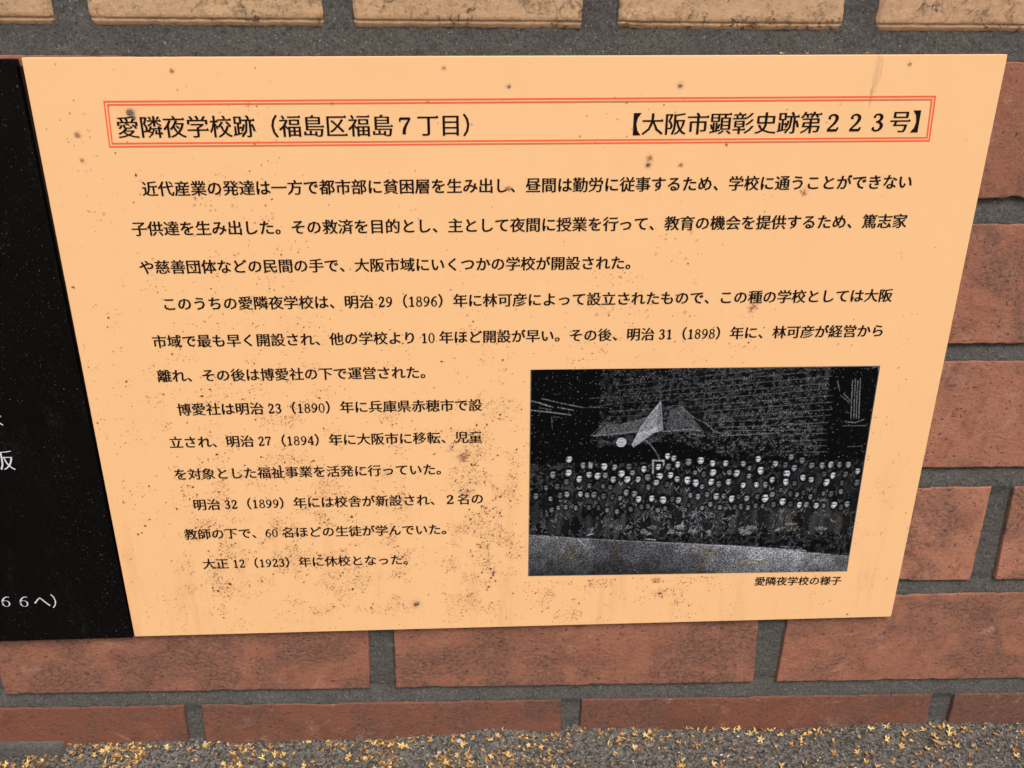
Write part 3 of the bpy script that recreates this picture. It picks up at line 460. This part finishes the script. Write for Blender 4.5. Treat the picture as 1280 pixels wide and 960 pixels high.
def glyph(ch, mincho=True, wt=0.):
    """outline of one character in em units, as vertices and faces; horizontals thinned and capped as in a Mincho face"""
    key = (ch, mincho, wt)
    if key in _cache: return _cache[key]
    if ch in DG or ch == '9': r = digit(ch, wt)
    elif ch in FULL:
        V, F = digit(FULL[ch], wt); r = (np.stack([.5+(V[:, 0]-.25)*1.28, V[:, 1]*1.02], 1), F)
    else:
        c = bpy.data.curves.new('glyph', 'FONT'); c.body = ch; c.size = 1; c.resolution_u = 2
        o = bpy.data.objects.new('glyph', c); COL.objects.link(o)
        e = o.evaluated_get(bpy.context.evaluated_depsgraph_get()); me = e.to_mesh()
        V = np.array([v.co[:2] for v in me.vertices]); F = [tuple(p.vertices) for p in me.polygons]
        e.to_mesh_clear(); bpy.data.objects.remove(o); bpy.data.curves.remove(c)
        if 1:
            cnt = {}
            for f in F:
                for a, b in zip(f, f[1:]+f[:1]):
                    cnt[(a, b)] = 1
            bd = [(a, b) for (a, b) in cnt if (b, a) not in cnt]
            # signed area tells the winding
            ar = sum(np.cross(V[f[1]]-V[f[0]], V[f[2]]-V[f[0]]) for f in F); sg = 1 if ar > 0 else -1
            nx = {a: b for a, b in bd}; pv = {b: a for a, b in bd}
            sh = np.zeros(len(V)); best = np.zeros(len(V)); shx = np.zeros(len(V)); bx = np.zeros(len(V)); thin = .0055 if is_kanji(ch) else -.002; bold = .013
            if not mincho: thin, bold = -.004, .006
            thin -= wt*.8; bold += wt
            for a, b in bd:
                d = V[b]-V[a]; L = np.hypot(*d)
                if L < 1e-6: continue
                ny = -d[0]/L*sg          # outward normal's y
                nxx = d[1]/L*sg
                for v in (a, b):
                    if abs(nxx) > bx[v]: bx[v] = abs(nxx); shx[v] = nxx*bold
                    if abs(ny) > best[v]: best[v] = abs(ny); sh[v] = -ny*thin*min(1, abs(ny)*1.3)
            V2 = V.copy(); V2[:, 1] += sh; V2[:, 0] += shx; VV = [V2]; FF = list(F); k = len(V)
            if is_kanji(ch) and mincho:
                for a, b in bd:          # right ends of horizontals get the small triangular cap
                    d = V[b]-V[a]; L = np.hypot(*d)
                    if not (.05 < L < .095) or abs(d[0]) > .012: continue
                    if d[1]*sg < 0: continue
                    p0, n1 = V[pv[a]] if a in pv else None, V[nx[b]] if b in nx else None
                    if p0 is None or n1 is None: continue
                    if abs(p0[1]-V[a][1]) > .02 or abs(n1[1]-V[b][1]) > .02: continue
                    if p0[0] > V[a][0]-.05 or n1[0] > V[b][0]-.05: continue
                    hi = V2[b] if V2[b][1] > V2[a][1] else V2[a]; lo = V2[a] if V2[b][1] > V2[a][1] else V2[b]
                    VV.append(np.array([(lo[0]+.012, lo[1]), (hi[0]-.035, hi[1]+.050), (hi[0]-.105, hi[1]-.004)])); FF.append((k, k+1, k+2)); k += 3
            V = np.vstack(VV); F = FF
        r = (V, F)
    _cache[key] = r
    return r
def adv(c): return .25 if c == ' ' else .5 if (c in DG or c == '9') else 1.
def lettering(name, text, p0, p1, y, mat, parent, mincho=True, sy=1., wt=0.):
    tot = sum(adv(c) for c in text); p0 = np.array(p0); p1 = np.array(p1)
    d = p1-p0; L = np.hypot(*d); em = L/tot; ux = d/L; uz = np.array([-ux[1], ux[0]])
    VV, FF, k, x = [], [], 0, 0.
    for c in text:
        if c != ' ':
            V, F = glyph(c, mincho, wt)
            Q = p0+(V[:, :1]+x)*em*ux+(V[:, 1:]-.38)*em*sy*uz
            VV.append(np.stack([Q[:, 0], np.full(len(Q), y), Q[:, 1]], 1)); FF += [tuple(i+k for i in f) for f in F]; k += len(V)
        x += adv(c)
    mid = (p0+p1)/2
    return mesh(name, np.vstack(VV), FF, mat, parent, (float(mid[0]), y, float(mid[1])))

# ---------------------------------------------------------------- plaques
def plate_mesh(corners, y0, y1, r=.00045, nr=3):
    """flat slab with rounded arrises; corners clockwise from top-left in (x, z)"""
    C = np.array(corners, float); ctr = C.mean(0); VV, FF = [], []
    cs = []
    for i in range(4):     # rounded corners in plan
        p, a, b = C[i], C[i-1]-C[i], C[(i+1) % 4]-C[i]; a /= np.hypot(*a); b /= np.hypot(*b); rc = .0006
        for t in np.linspace(0, 1, 5): 
            q0, q2 = p+a*rc, p+b*rc; cs.append((1-t)**2*q0+2*t*(1-t)*p+t*t*q2)
    cs = np.array(cs); n = len(cs)
    for k in range(nr+1):
        t = k/nr*math.pi/2; ins = r*(1-math.sin(t)); yy = y0+r*(1-math.cos(t)) if 0 else y0+r*(1-math.sin(math.pi/2-t))
        u = (ctr-cs)/np.linalg.norm(ctr-cs, axis=1)[:, None]
        ins = r*(1-math.sin(t))
        Q = cs+u*ins*1.2; yy = y0+r*(1-math.cos(t)); VV.append(np.stack([Q[:, 0], np.full(n, yy), Q[:, 1]], 1))
    VV.append(np.stack([cs[:, 0], np.full(n, y1), cs[:, 1]], 1)); m = len(VV)
    F = [tuple(range(n))]+[(j*n+(i+1) % n, j*n+i, (j+1)*n+i, (j+1)*n+(i+1) % n) for j in range(m-1) for i in range(n)]
    F.append(tuple((m-1)*n+i for i in range(n-1, -1, -1)))
    return np.vstack(VV), F
W_, H_, ZT = .42, .297, .376
pl = thing('information_plaque', 'orange enamel plaque with black Japanese text and a dark engraved group photograph', 'plaque', (W_/2, 0, ZT-H_))
V, F = plate_mesh([(0, ZT), (W_, ZT), (W_, ZT-H_), (0, ZT-H_)], 0, .0030)
mesh('plate', V, F, M['plate'], pl, (W_/2, 0, ZT-H_/2))
V, F = boxV(.02, W_-.015, .0031, .0046, ZT-H_+.02, ZT-.02)
mesh('backing_pad', V, F, M['dirt_d'], pl, (W_/2, 0, ZT-H_/2))
def frame(c, wd, inset):
    c = np.array(c); s = np.array([(1, -1), (-1, -1), (-1, 1), (1, 1)])
    o_ = c+s*inset; i_ = c+s*(inset+wd); V = np.vstack([o_, i_]); V3 = np.stack([V[:, 0], np.full(8, -.00022), V[:, 1]], 1)
    return V3, [(0, 1, 5, 4), (1, 2, 6, 5), (2, 3, 7, 6), (3, 0, 4, 7)]
for wd, ins in ((.00056, 0), (.00056, .00130)):
    V, F = frame(FRAME[0], wd, ins); mesh('title_frame_line', V, F, M['red'], pl, (.21, 0, .349))
for i, (t, a, b) in enumerate(LINES):
    nm = 'title_lettering' if i < 2 else 'caption_lettering' if i == 14 else 'text_line'
    lettering(nm, t, a, b, -.00020, M['ink'], pl, mincho=i != 14, wt=.003 if i < 2 else .012)

# grime: individual specks of dirt, denser low down and in vertical drips
def specks(name, x, z, r, mat, y, parent, seed, el=1.):
    g = np.random.default_rng(seed); n = len(x); k = 6
    a = np.linspace(0, 2*np.pi, k, endpoint=False)[None]+g.uniform(0, 1, (n, k))*.7
    rr = r[:, None]*g.uniform(.45, 1.35, (n, k)); tl = g.uniform(0, 3.14, n)[:, None]*.35; st = g.uniform(.45, 1., n)[:, None]
    px, pz = rr*np.cos(a), rr*np.sin(a)*st
    X, Z = px*np.cos(tl)-pz*np.sin(tl)+x[:, None], px*np.sin(tl)+pz*np.cos(tl)+z[:, None]
    V = np.stack([X.ravel(), np.repeat(y-g.random(n)*.00006, k), Z.ravel()], 1)
    return mesh(name, V, np.arange(n*k).reshape(n, k), mat, parent, (.21, 0, .2))
def inside(x, z, photo_ok=False):
    k = (x > .002) & (x < W_-.002) & (z < ZT-.002) & (z > ZT-H_+.002)
    if not photo_ok: k &= ~((x > .2140) & (x < .3900) & (z > .1095) & (z < .2330))
    return k
g = np.random.default_rng(3)
def field(n, lowpow):
    X = g.uniform(0, W_, n*6); v = g.random(n*6)
    Z = ZT-v*H_
    col = fbm(X*55, Z*6, 41, 3); cl = fbm(X*120, Z*140, 43, 3)
    left = np.interp(X, [0, .03, .08, .22, .33, .42], [.6, .85, 1, 1, .40, .28])
    low = np.interp(v, [0, .25, .5, .72, .9, .955, 1], [.015, .06, .26, .75, 1, .45, .12])**lowpow
    pr = low*left*np.clip((cl-.42)*4.5, 0.02, 1)*np.clip((col-.30)*3.2, .08, 1)
    k = g.random(n*6) < pr*1.0
    X, Z = X[k], Z[k]; j = inside(X, Z); return X[j], Z[j]
x, z = field(60000, .9); specks('grime_specks', x, z, .00009+g.random(len(x))**5*.00042, M['dirt_l'], -.00009, pl, 11)['kind'] = 'stuff'
x, z = field(13000, 1.); specks('grime_specks', x, z, .00009+g.random(len(x))**9*.00070, M['dirt_d'], -.00026, pl, 12)['kind'] = 'stuff'
x, z = field(11000, .8); specks('grime_specks', x, z, .00014+g.random(len(x))**4*.0008, M['dirt_p'], -.00002, pl, 13)['kind'] = 'stuff'
acc = {'d': [], 'p': [], 'b': []}
for (sx, sz, rad_, ty, cnt) in STAINS:
    for _ in range(int(cnt*(1.2 if ty == 'p' else 5))):
        u = g.normal(0, .42 if ty == 'p' else .58, 2); f_ = .6 if ty == 'd' else 1
        acc[ty].append((sx+u[0]*rad_, sz+u[1]*rad_*.8, min(.0008, rad_*(.06+.20*g.random()**2))*f_*max(.25, 1.1-np.hypot(*u))))
    if ty == 'd': acc['d'] += [(sx+g.normal(0, .12)*rad_, sz+g.normal(0, .1)*rad_, rad_*.2) for _ in range(3)]
for ty, mt, yy in (('p', 'dirt_l', -.00034), ('d', 'dirt_d', -.00042), ('b', 'dirt_b', -.00050)):
    A_ = np.array(acc[ty]); j = inside(A_[:, 0], A_[:, 1])
    specks('stain', A_[j, 0], A_[j, 1], A_[j, 2], M[mt], yy, pl, 21)['kind'] = 'stuff'

# the engraved photograph: a fine grid whose print colours are drawn here
def inpoly(P, x, y):
    r = np.zeros(x.shape, bool); j = len(P)-1
    for i in range(len(P)):
        xi, yi, xj, yj = *P[i], *P[j]
        r ^= ((yi > y) != (yj > y)) & (x < (xj-xi)*(y-yi)/(yj-yi+1e-12)+xi); j = i
    return r
NX, NY = 640, 430
z4u = (-.0296, -.0021, .522, .4843)     # extent of the print's upper left quarter
img = np.zeros((NY, NX)); tint = np.zeros((NY, NX))
UU, VV_ = np.meshgrid(np.linspace(0, 1, NX), np.linspace(0, 1, NY))
g = np.random.default_rng(5)
def paintline(pts, wpx, br, jit=.5):
    for a, b in zip(pts[:-1], pts[1:]):
        ax, ay, bx, by = a[0]*(NX-1), a[1]*(NY-1), b[0]*(NX-1), b[1]*(NY-1)
        x0, x1 = int(max(0, min(ax, bx)-wpx*2-2)), int(min(NX, max(ax, bx)+wpx*2+3)); y0, y1 = int(max(0, min(ay, by)-wpx*2-2)), int(min(NY, max(ay, by)+wpx*2+3))
        if x1 <= x0 or y1 <= y0: continue
        yy, xx = np.mgrid[y0:y1, x0:x1]; dx, dy = bx-ax, by-ay
        t = np.clip(((xx-ax)*dx+(yy-ay)*dy)/(dx*dx+dy*dy+1e-9), 0, 1)
        d = np.hypot(xx-ax-t*dx, yy-ay-t*dy)
        v = np.clip(1.2-d/wpx, 0, 1)*br*(1-jit*g.random(d.shape))
        img[y0:y1, x0:x1] = np.maximum(img[y0:y1, x0:x1], v)
def blob(u, v, rx, ry, fn):
    cx, cy = u*(NX-1), v*(NY-1)
    x0, x1 = int(max(0, cx-rx*1.6)), int(min(NX, cx+rx*1.6+1)); y0, y1 = int(max(0, cy-ry*1.6)), int(min(NY, cy+ry*1.6+1))
    if x1 <= x0 or y1 <= y0: return
    yy, xx = np.mgrid[y0:y1, x0:x1]; a = (xx-cx)/rx; b = (yy-cy)/ry
    img[y0:y1, x0:x1] = fn(a, b, img[y0:y1, x0:x1])
for _ in range(900):     # dimmer faces filling the ranks between the clear ones
    if len(HEADS) > 150: break
    u0, v0 = g.uniform(.05, .95), g.choice([.46, .50, .55, .60, .655])+g.normal(0, .008)
    if u0 < .2 and v0 < .5: continue
    if all(abs(u0-h[0]) > .019 or abs(v0-h[1]) > .038 for h in HEADS): HEADS.append([u0, v0, g.uniform(.28, .62), g.uniform(.72, .95)])
gy = np.interp(UU, [e[0] for e in sorted(GEDGE)], [e[1] for e in sorted(GEDGE)])
noise1 = g.random((NY, NX)); cl = fbm(UU*130, VV_*85, 3, 3); clb = fbm(UU*30, VV_*20, 6, 3)
roof = (VV_ < np.interp(UU, [0, .20, .42, .62, 1], [.05, .36, .33, .42, .40])) & (UU > .2) & (UU < .86)
band = np.exp(-((UU-.68)/.22)**2-((VV_-.28)/.12)**2)
strk = fbm(UU*45-VV_*4, (VV_+UU*.055)*150, 61, 2)
dark = .022+.05*roof+.42*roof*np.clip((strk-.45)*4, 0, 1)*(.25+band)
crowd = (VV_ > .43) & (VV_ < gy)
dark = np.where(crowd, .03+.10*clb**2+.12*np.exp(-((VV_-.73)/.05)**2), dark)
thr = 1-dark*.75
img = np.where((noise1 > thr) & (cl > .42), .10+.50*g.random((NY, NX))**1.4, .0)
img = np.maximum(img, (.10+.10*clb)*np.clip(cl*2-.6, 0, 1)*(crowd | roof))
# pavement in front of the group
pv_ = VV_ >= gy
dep = np.clip((VV_-gy)/.20, 0, 1)
lum = (.60-.35*dep)*(.55+.6*np.exp(-((UU-.74)/.22)**2)+.15*(UU < .2))*(.6+.8*clb)
img = np.where(pv_, np.clip(lum*(.15+1.35*noise1**1.6), 0, .85), img)
tint = np.where(pv_ | crowd, (fbm(UU*26, VV_*18, 12, 3) > .66)*.5, 0)
for P4, tone in (([(490, 576), (595, 482), (700, 484), (900, 430), (800, 548)], .30), ([(990, 546), (1000, 402), (1090, 372), (1250, 548)], .26), ([(1180, 400), (1090, 372), (1250, 548), (1290, 545)], .05)):
    q = np.array([(z4u[0]*(1-a_)+z4u[2]*a_, z4u[1]*(1-b_)+z4u[3]*b_) for a_, b_ in ((x_/1280, (y_-120)/715) for x_, y_ in P4)])
    fmk = inpoly(q, UU, VV_); img = np.where(fmk, tone*(.2+1.5*g.random((NY, NX))**2), img)
for s_ in STROKES: paintline(s_[2:], s_[0]*1.3, min(1, s_[1]*1.18+.06)*(.78 if s_[0] < 1.15 and s_[2][1] < .45 else 1), .9)
fp = np.array(FLAG)
fm = inpoly(fp, UU, VV_); img = np.where(fm, .18+.50*noise1**1.3+.22*clb*(UU < .37)-.12*(fbm(UU*60+VV_*40, VV_*12, 71, 3) > .55), img)
paintline([fp[0], fp[1]], 1.3, .6); paintline([fp[0], fp[7], fp[6], fp[5], fp[4]], 1.3, .7); paintline([fp[4], fp[3], fp[2], fp[1]], 1.0, .6)
blob(BALL[0], BALL[1], 9.3, 9.3, lambda a, b, o: np.where(a*a+b*b < 1, .42+.22*(np.abs(np.sin(b*5+a*a*2)) > .5)+.1*(a*a+b*b), o))
def face(hx, hy, br, sz):
    tw = g.uniform(-.3, .3); rx, ry = 5.7*sz*g.uniform(.9, 1.1), 7.5*sz*g.uniform(.9, 1.08); tl = g.uniform(-.15, .15)
    def fn(a, b, o):
        a = a+tl*b; r = a*a*(1+.25*np.maximum(b, 0))+b*b
        G = lambda x0, y0, sx, sy: np.exp(-((a-x0)/sx)**2-((b-y0)/sy)**2)
        v = .92-.30*np.clip(a*np.sign(tw), 0, 1)-.15*r
        v = v-.8*G(tw-.40, -.12, .30, .17)-.8*G(tw+.40, -.12, .30, .17)-.2*G(0, -.15, 1, .15)-.45*G(tw, .52, .34, .11)-.25*G(tw+.14, .22, .10, .2)
        v = v*np.clip(1-((-.66-b)/.16), 0, 1)
        v = np.clip(v*(1.08-.62*r**1.5)*br*(.78+.35*g.random(v.shape)), 0, 1)
        return np.where(r < 1, v, np.where(r < 2.2, o*.15, o))
    blob(hx, hy-.004, rx, ry, fn)
    tint[int(max(0, hy*NY-14)):int(hy*NY+12), int(max(0, hx*NX-12)):int(hx*NX+12)] *= .25
# clothes below the faces: shoulders, collars, folds, striped and chequered kimono
for hx, hy, br, sz in sorted(HEADS, key=lambda q: q[1]):
    w_ = .020*sz; bq = g.uniform(.22, .42)*br; tone = g.uniform(.03, .20)
    blob(hx, hy+.085, w_*NX*.85, .050*NY, lambda a, b, o: np.where(a*a+b*b < 1, tone*(.3+g.random(a.shape))*(1-.5*a*a), o))
    paintline([(hx-w_, hy+.085), (hx-w_*.85, hy+.058), (hx-.007, hy+.042)], 1.0, bq, .8); paintline([(hx+w_, hy+.085), (hx+w_*.85, hy+.058), (hx+.007, hy+.042)], 1.0, bq, .8)
    if g.random() < .4:
        paintline([(hx-.006, hy+.036), (hx, hy+.052), (hx+.007, hy+.034)], 1.0, .75*br, .7)
    for _ in range(4):
        u0, v0 = hx+g.normal(0, .013), hy+.05+g.random()*.04; an_ = g.uniform(-1.2, 1.2)
        if v0 < .80: paintline([(u0, v0), (u0+.010*math.sin(an_), v0+.016*math.cos(an_))], .8, .45*br, .9)
for _ in range(70):
    u0, v0 = g.uniform(.04, .95), g.uniform(.60, .79); an_ = g.uniform(-1.3, 1.3); n_ = g.integers(4, 10)
    for k_ in range(n_):
        uu, vv = u0+g.normal(0, .014), v0+g.normal(0, .018); q = an_+g.normal(0, .35)
        paintline([(uu, vv), (uu+.010*math.sin(q), vv+.014*math.cos(q))], 1.0, g.uniform(.35, .8), .8)
for _ in range(22):
    u0, v0 = g.uniform(.03, .95), g.uniform(.745, .79)
    if u0 > .28: blob(u0, v0, g.uniform(5, 12), g.uniform(3, 6), lambda a, b, o: np.where((a*a+b*b < 1) & (g.random(a.shape) > .45), np.maximum(o, .7*g.random(a.shape)), o))
for hx, hy, br, sz in HEADS: face(hx, hy, min(1, br*1.02), sz*g.uniform(.92, 1.08))
for _ in range(75):      # chequered kimono
    i, j = _ % 9, _//9; paintline([(.735+i*.0095+.003*(j % 2), .665+j*.016), (.738+i*.0095+.003*(j % 2)+g.normal(0, .0015), .671+j*.016+g.normal(0, .003))], 1.2, g.uniform(.1, .65))
img[:, :2] = np.maximum(img[:, :2], .32); img[:2, NX//2:] = np.maximum(img[:2, NX//2:], .30); img[:, -2:] = np.maximum(img[:, -2:], .25); img[-2:] = np.maximum(img[-2:], .2)
img = np.clip(img, 0, 1)
lin = .0018+.90*img**1.75
rgb = np.stack([lin*(.90+.15*tint), lin*.94*(1-.06*tint), lin*(1.04-.5*tint), np.ones_like(lin)], -1)
PC = np.array(PHOTO)      # tl tr br bl
Pq = ((1-UU)*(1-VV_))[..., None]*PC[0]+(UU*(1-VV_))[..., None]*PC[1]+(UU*VV_)[..., None]*PC[2]+((1-UU)*VV_)[..., None]*PC[3]
V = np.stack([Pq[..., 0].ravel(), np.full(NX*NY, -.00020), Pq[..., 1].ravel()], 1)
me = bpy.data.meshes.new('photograph'); nf = (NX-1)*(NY-1); F = gridfaces(NX, NY)[:, ::-1].astype(np.int32)
loc = np.array([.302, 0, .171])
me.vertices.add(len(V)); me.vertices.foreach_set('co', (V-loc).astype(np.float32).ravel())
me.loops.add(nf*4); me.loops.foreach_set('vertex_index', np.ascontiguousarray(F).ravel())
me.polygons.add(nf); me.polygons.foreach_set('loop_start', np.arange(0, nf*4, 4, dtype=np.int32)); me.update(calc_edges=True)
ca = me.color_attributes.new('print', 'FLOAT_COLOR', 'POINT'); ca.data.foreach_set('color', rgb.astype(np.float32).ravel())
me.materials.append(M['photo'])
po = bpy.data.objects.new('photograph', me); COL.objects.link(po); po.parent = pl; po.location = tuple(loc-np.array(pl.location))
po['label'] = 'black and white engraved photograph of a crowd before a tiled hall with a pointed flag'
# brown dirt lodged on the print
g = np.random.default_rng(9); x = g.uniform(.216, .386, 150); z = .112+g.random(150)**1.6*.07
k = fbm(x*70, z*70, 9, 2) > .5; specks('print_grime', x[k], z[k], .0002+g.random(k.sum())**4*.0006, M['dirt_b'], -.00030, pl, 31)['kind'] = 'stuff'

bl = thing('black_plaque', 'polished black plaque with white Japanese characters at the left edge', 'plaque', (-.15, 0, .078))
V, F = plate_mesh([(-.32, .3760), (-.0026, .3755), (-.0009, .0784), (-.32, .0776)], -.0002, .0034)
mesh('plate', V, F, M['black'], bl, (-.15, 0, .23))
for t, a, b in BLACKTXT:
    lettering('white_lettering', t, a, b, -.00035, M['white'], bl, wt=-.016)
V, F = boxV(-.30, .0004, .0032, .0052, .0795, .3725); mesh('gap_shade_bed', V, F, M['gap_shade'], bl, (-.15, 0, .23))  # dark backing added behind the slit between plaques; shade put into its colour

# ---------------------------------------------------------------- fallen blossoms
def blossom_mesh(name, seed, crumple):
    g = np.random.default_rng(seed); VV, FF = [], []
    for k in range(5):
        a = k*2*math.pi/5+g.normal(0, .18+crumple*.4); L = 1*g.uniform(.75, 1.1); wv = g.uniform(.15, .20); lift = g.uniform(.05, .75)+crumple*g.uniform(-.2, .7)
        tw = g.normal(0, .3+crumple*.5); prof = [(.06, .12, .03), (.35, 1.0, .10), (.68, .75, .32), (1., .08, 1.*(.5+g.random()*.6))]
        b = len(VV)
        for (t, ww, hh) in prof:
            r = L*t*(1-.35*crumple*t); c, s = math.cos(a+tw*t*.5), math.sin(a+tw*t*.5); nx_, ny_ = -s, c; zz = hh*lift*L+.06
            for sg, dz in ((-1, .05), (0, -.03), (1, .05+tw*.06)): VV.append((c*r+nx_*wv*ww*sg, s*r+ny_*wv*ww*sg, zz+dz*ww))
        for i in range(3):
            for j in range(2): q = b+i*3+j; FF.append((q, q+3, q+4, q+1))
    b = len(VV)
    for i in range(6): t = i*math.pi/3; VV.append((.13*math.cos(t), .13*math.sin(t), .04))
    for i in range(6): t = i*math.pi/3; VV.append((.07*math.cos(t), .07*math.sin(t), .20))
    FF += [(b+i, b+(i+1) % 6, b+6+(i+1) % 6, b+6+i) for i in range(6)]+[tuple(b+6+i for i in range(6))]
    me = bpy.data.meshes.new(name); me.from_pydata([tuple(v) for v in VV], [], FF); me.materials.append(M['petal'])
    me.polygons.foreach_set('use_smooth', [True]*len(me.polygons)); return me
open_m = [blossom_mesh('open_blossom', s, .0) for s in range(4)]; dry_m = [blossom_mesh('dry_blossom', 50+s, .8) for s in range(6)]
g = np.random.default_rng(17)
spots = list(BLOOM)
while len(spots) < 296:      # the drift carries on along the wall foot, thickest at the left
    x = g.uniform(-.10, .53); y = FY-.003-g.random()*.045
    p = np.interp(x, [-.1, .12, .2, .35, .53], [1, 1, .4, .22, .22])*np.clip((fbm(np.array([x*45]), np.array([y*45]), 90, 2)[0]-.42)*5, .05, 1)
    if g.random() < p: spots.append([x, y, 1 if g.random() < .12 else 0])
for i, (x, y, br) in enumerate(spots):
    y = min(y, FY-.0022)
    o = bpy.data.objects.new('fallen_blossom', (open_m if br else dry_m)[int(g.integers(4 if br else 6))]); COL.objects.link(o)
    sz = g.uniform(.0023, .0031) if br else g.uniform(.0024, .0033)
    o.scale = (sz,)*3; o.location = (x, y, gz_at(x, y)+.0009)
    o.rotation_euler = (g.normal(0, .35)+(.3 if br else 0), g.normal(0, .35), g.uniform(0, 6.28))
    o.color = (0 if br else min(1, max(0, g.normal(.45, .35))), g.uniform(.55, 1) if br else max(0, g.normal(.05, .2)), 0, 1)
    if br: tag(o, 'tiny open yellow star-shaped blossom lying on the gritty pavement at the wall foot', 'blossom', 'open yellow blossoms fallen along the wall foot')
    else: tag(o, 'tiny withered golden brown blossom lying on the gritty pavement at the wall foot', 'blossom', 'withered brown blossoms fallen along the wall foot')
for k, x in enumerate(LEDGE):
    o = bpy.data.objects.new('caught_blossom', dry_m[k]); COL.objects.link(o); o.scale = (.0024, .0016, .0016); o.location = (x, .0015, ZT+.0004)
    o.rotation_euler = (0, .1, k*1.3); o.color = (.3, .3, 0, 1)
    tag(o, ['withered blossom bits on the plaque\'s top edge, leftmost of three', 'withered blossom bits on the plaque\'s top edge, middle of three', 'withered blossom bits on the plaque\'s top edge, above the brown rain streak'][k], 'blossom')
N = 5200; x = g.uniform(-.11, .56, N*3); y = FY-.0008-g.random(N*3)*.052
p = np.interp(x, [-.1, .12, .2, .3, .53], [1, 1, .5, .13, .12])*np.clip((fbm(x*60, y*60, 90, 3)-.40)*5, .03, 1); k = g.random(N*3) < p*.75
x, y = x[k], y[k]; N = len(x)
VV, FF = [], []
for i in range(N):
    a = g.uniform(0, 6.28); L = g.uniform(.0006, .0018); w2 = L*g.uniform(.3, .7); zz = gz_at(x[i], y[i])+g.uniform(.0003, .0014); b = len(VV)
    c, s = math.cos(a), math.sin(a); h1, h2, h3 = g.uniform(-.0004, .0008, 3)
    VV += [(x[i]-c*L, y[i]-s*L, zz+h1), (x[i]-s*w2, y[i]+c*w2, zz+h2), (x[i]+c*L, y[i]+s*L, zz+h3), (x[i]+s*w2, y[i]-c*w2, zz), (x[i], y[i], zz-.0004)]
    FF += [(b, b+1, b+4), (b+1, b+2, b+4), (b+2, b+3, b+4), (b+3, b, b+4)]
VV = np.array(VV); VV[:, 1] = np.minimum(VV[:, 1], FY-.0001)
tag(mesh('flower_litter', VV, FF, M['debris']), 'crumbled brown and golden flower bits strewn along the wall foot', 'litter', kind='stuff')

# pebbles and one withered leaf
def pebble(x, y, r, label):
    g = np.random.default_rng(int(x*1e4) % 9999); u = np.linspace(0, np.pi, 7); v = np.linspace(0, 2*np.pi, 10, endpoint=False); VV = [(0, 0, r*.7)]; FF = []
    for a in u[1:-1]:
        for b in v:
            q = 1+g.normal(0, .07); VV.append((r*1.2*q*math.sin(a)*math.cos(b), r*q*math.sin(a)*math.sin(b), r*.7*math.cos(a)))
    VV.append((0, 0, -r*.7)); nn = 10
    FF += [(0, 1+i, 1+(i+1) % nn) for i in range(nn)]; FF += [(1+j*nn+i, 1+(j+1)*nn+i, 1+(j+1)*nn+(i+1) % nn, 1+j*nn+(i+1) % nn) for j in range(4) for i in range(nn)]
    l = len(VV)-1; FF += [(l, 1+4*nn+(i+1) % nn, 1+4*nn+i) for i in range(nn)]
    z_ = gz_at(x, y)+r*.4; tag(mesh('pebble', np.array(VV)+np.array([x, y, z_]), FF, M['pebble'], None, (x, y, z_), True), label, 'pebble')
pebble(.1755, -.0008, .0016, 'smooth pale grey pebble against the foot of the third bottom brick')
pebble(.1640, -.0085, .0011, 'small white pebble among withered blossoms left of the grey pebble')
lx, ly = .4560, -.0150
us = np.linspace(0, 1, 7); VV = []
for t in us:
    wv = .0017*math.sin(math.pi*min(1, t*1.02+.02))**.8
    for sg in (-1, 0, 1): VV.append((lx+.0075*(t-.5)+.0003*sg, ly-.004*(t-.5)+wv*sg, gz_at(lx, ly)+.0018+.0009*abs(sg)+.0012*(t-.5)**2*4))
FF = [(i*3+j, i*3+3+j, i*3+4+j, i*3+1+j) for i in range(6) for j in range(2)]
tag(mesh('withered_leaf', VV, FF, M['leafm'], None, (lx, ly, -.003), True), 'small curled brown leaf on the pavement near the right-hand bottom joint', 'leaf')
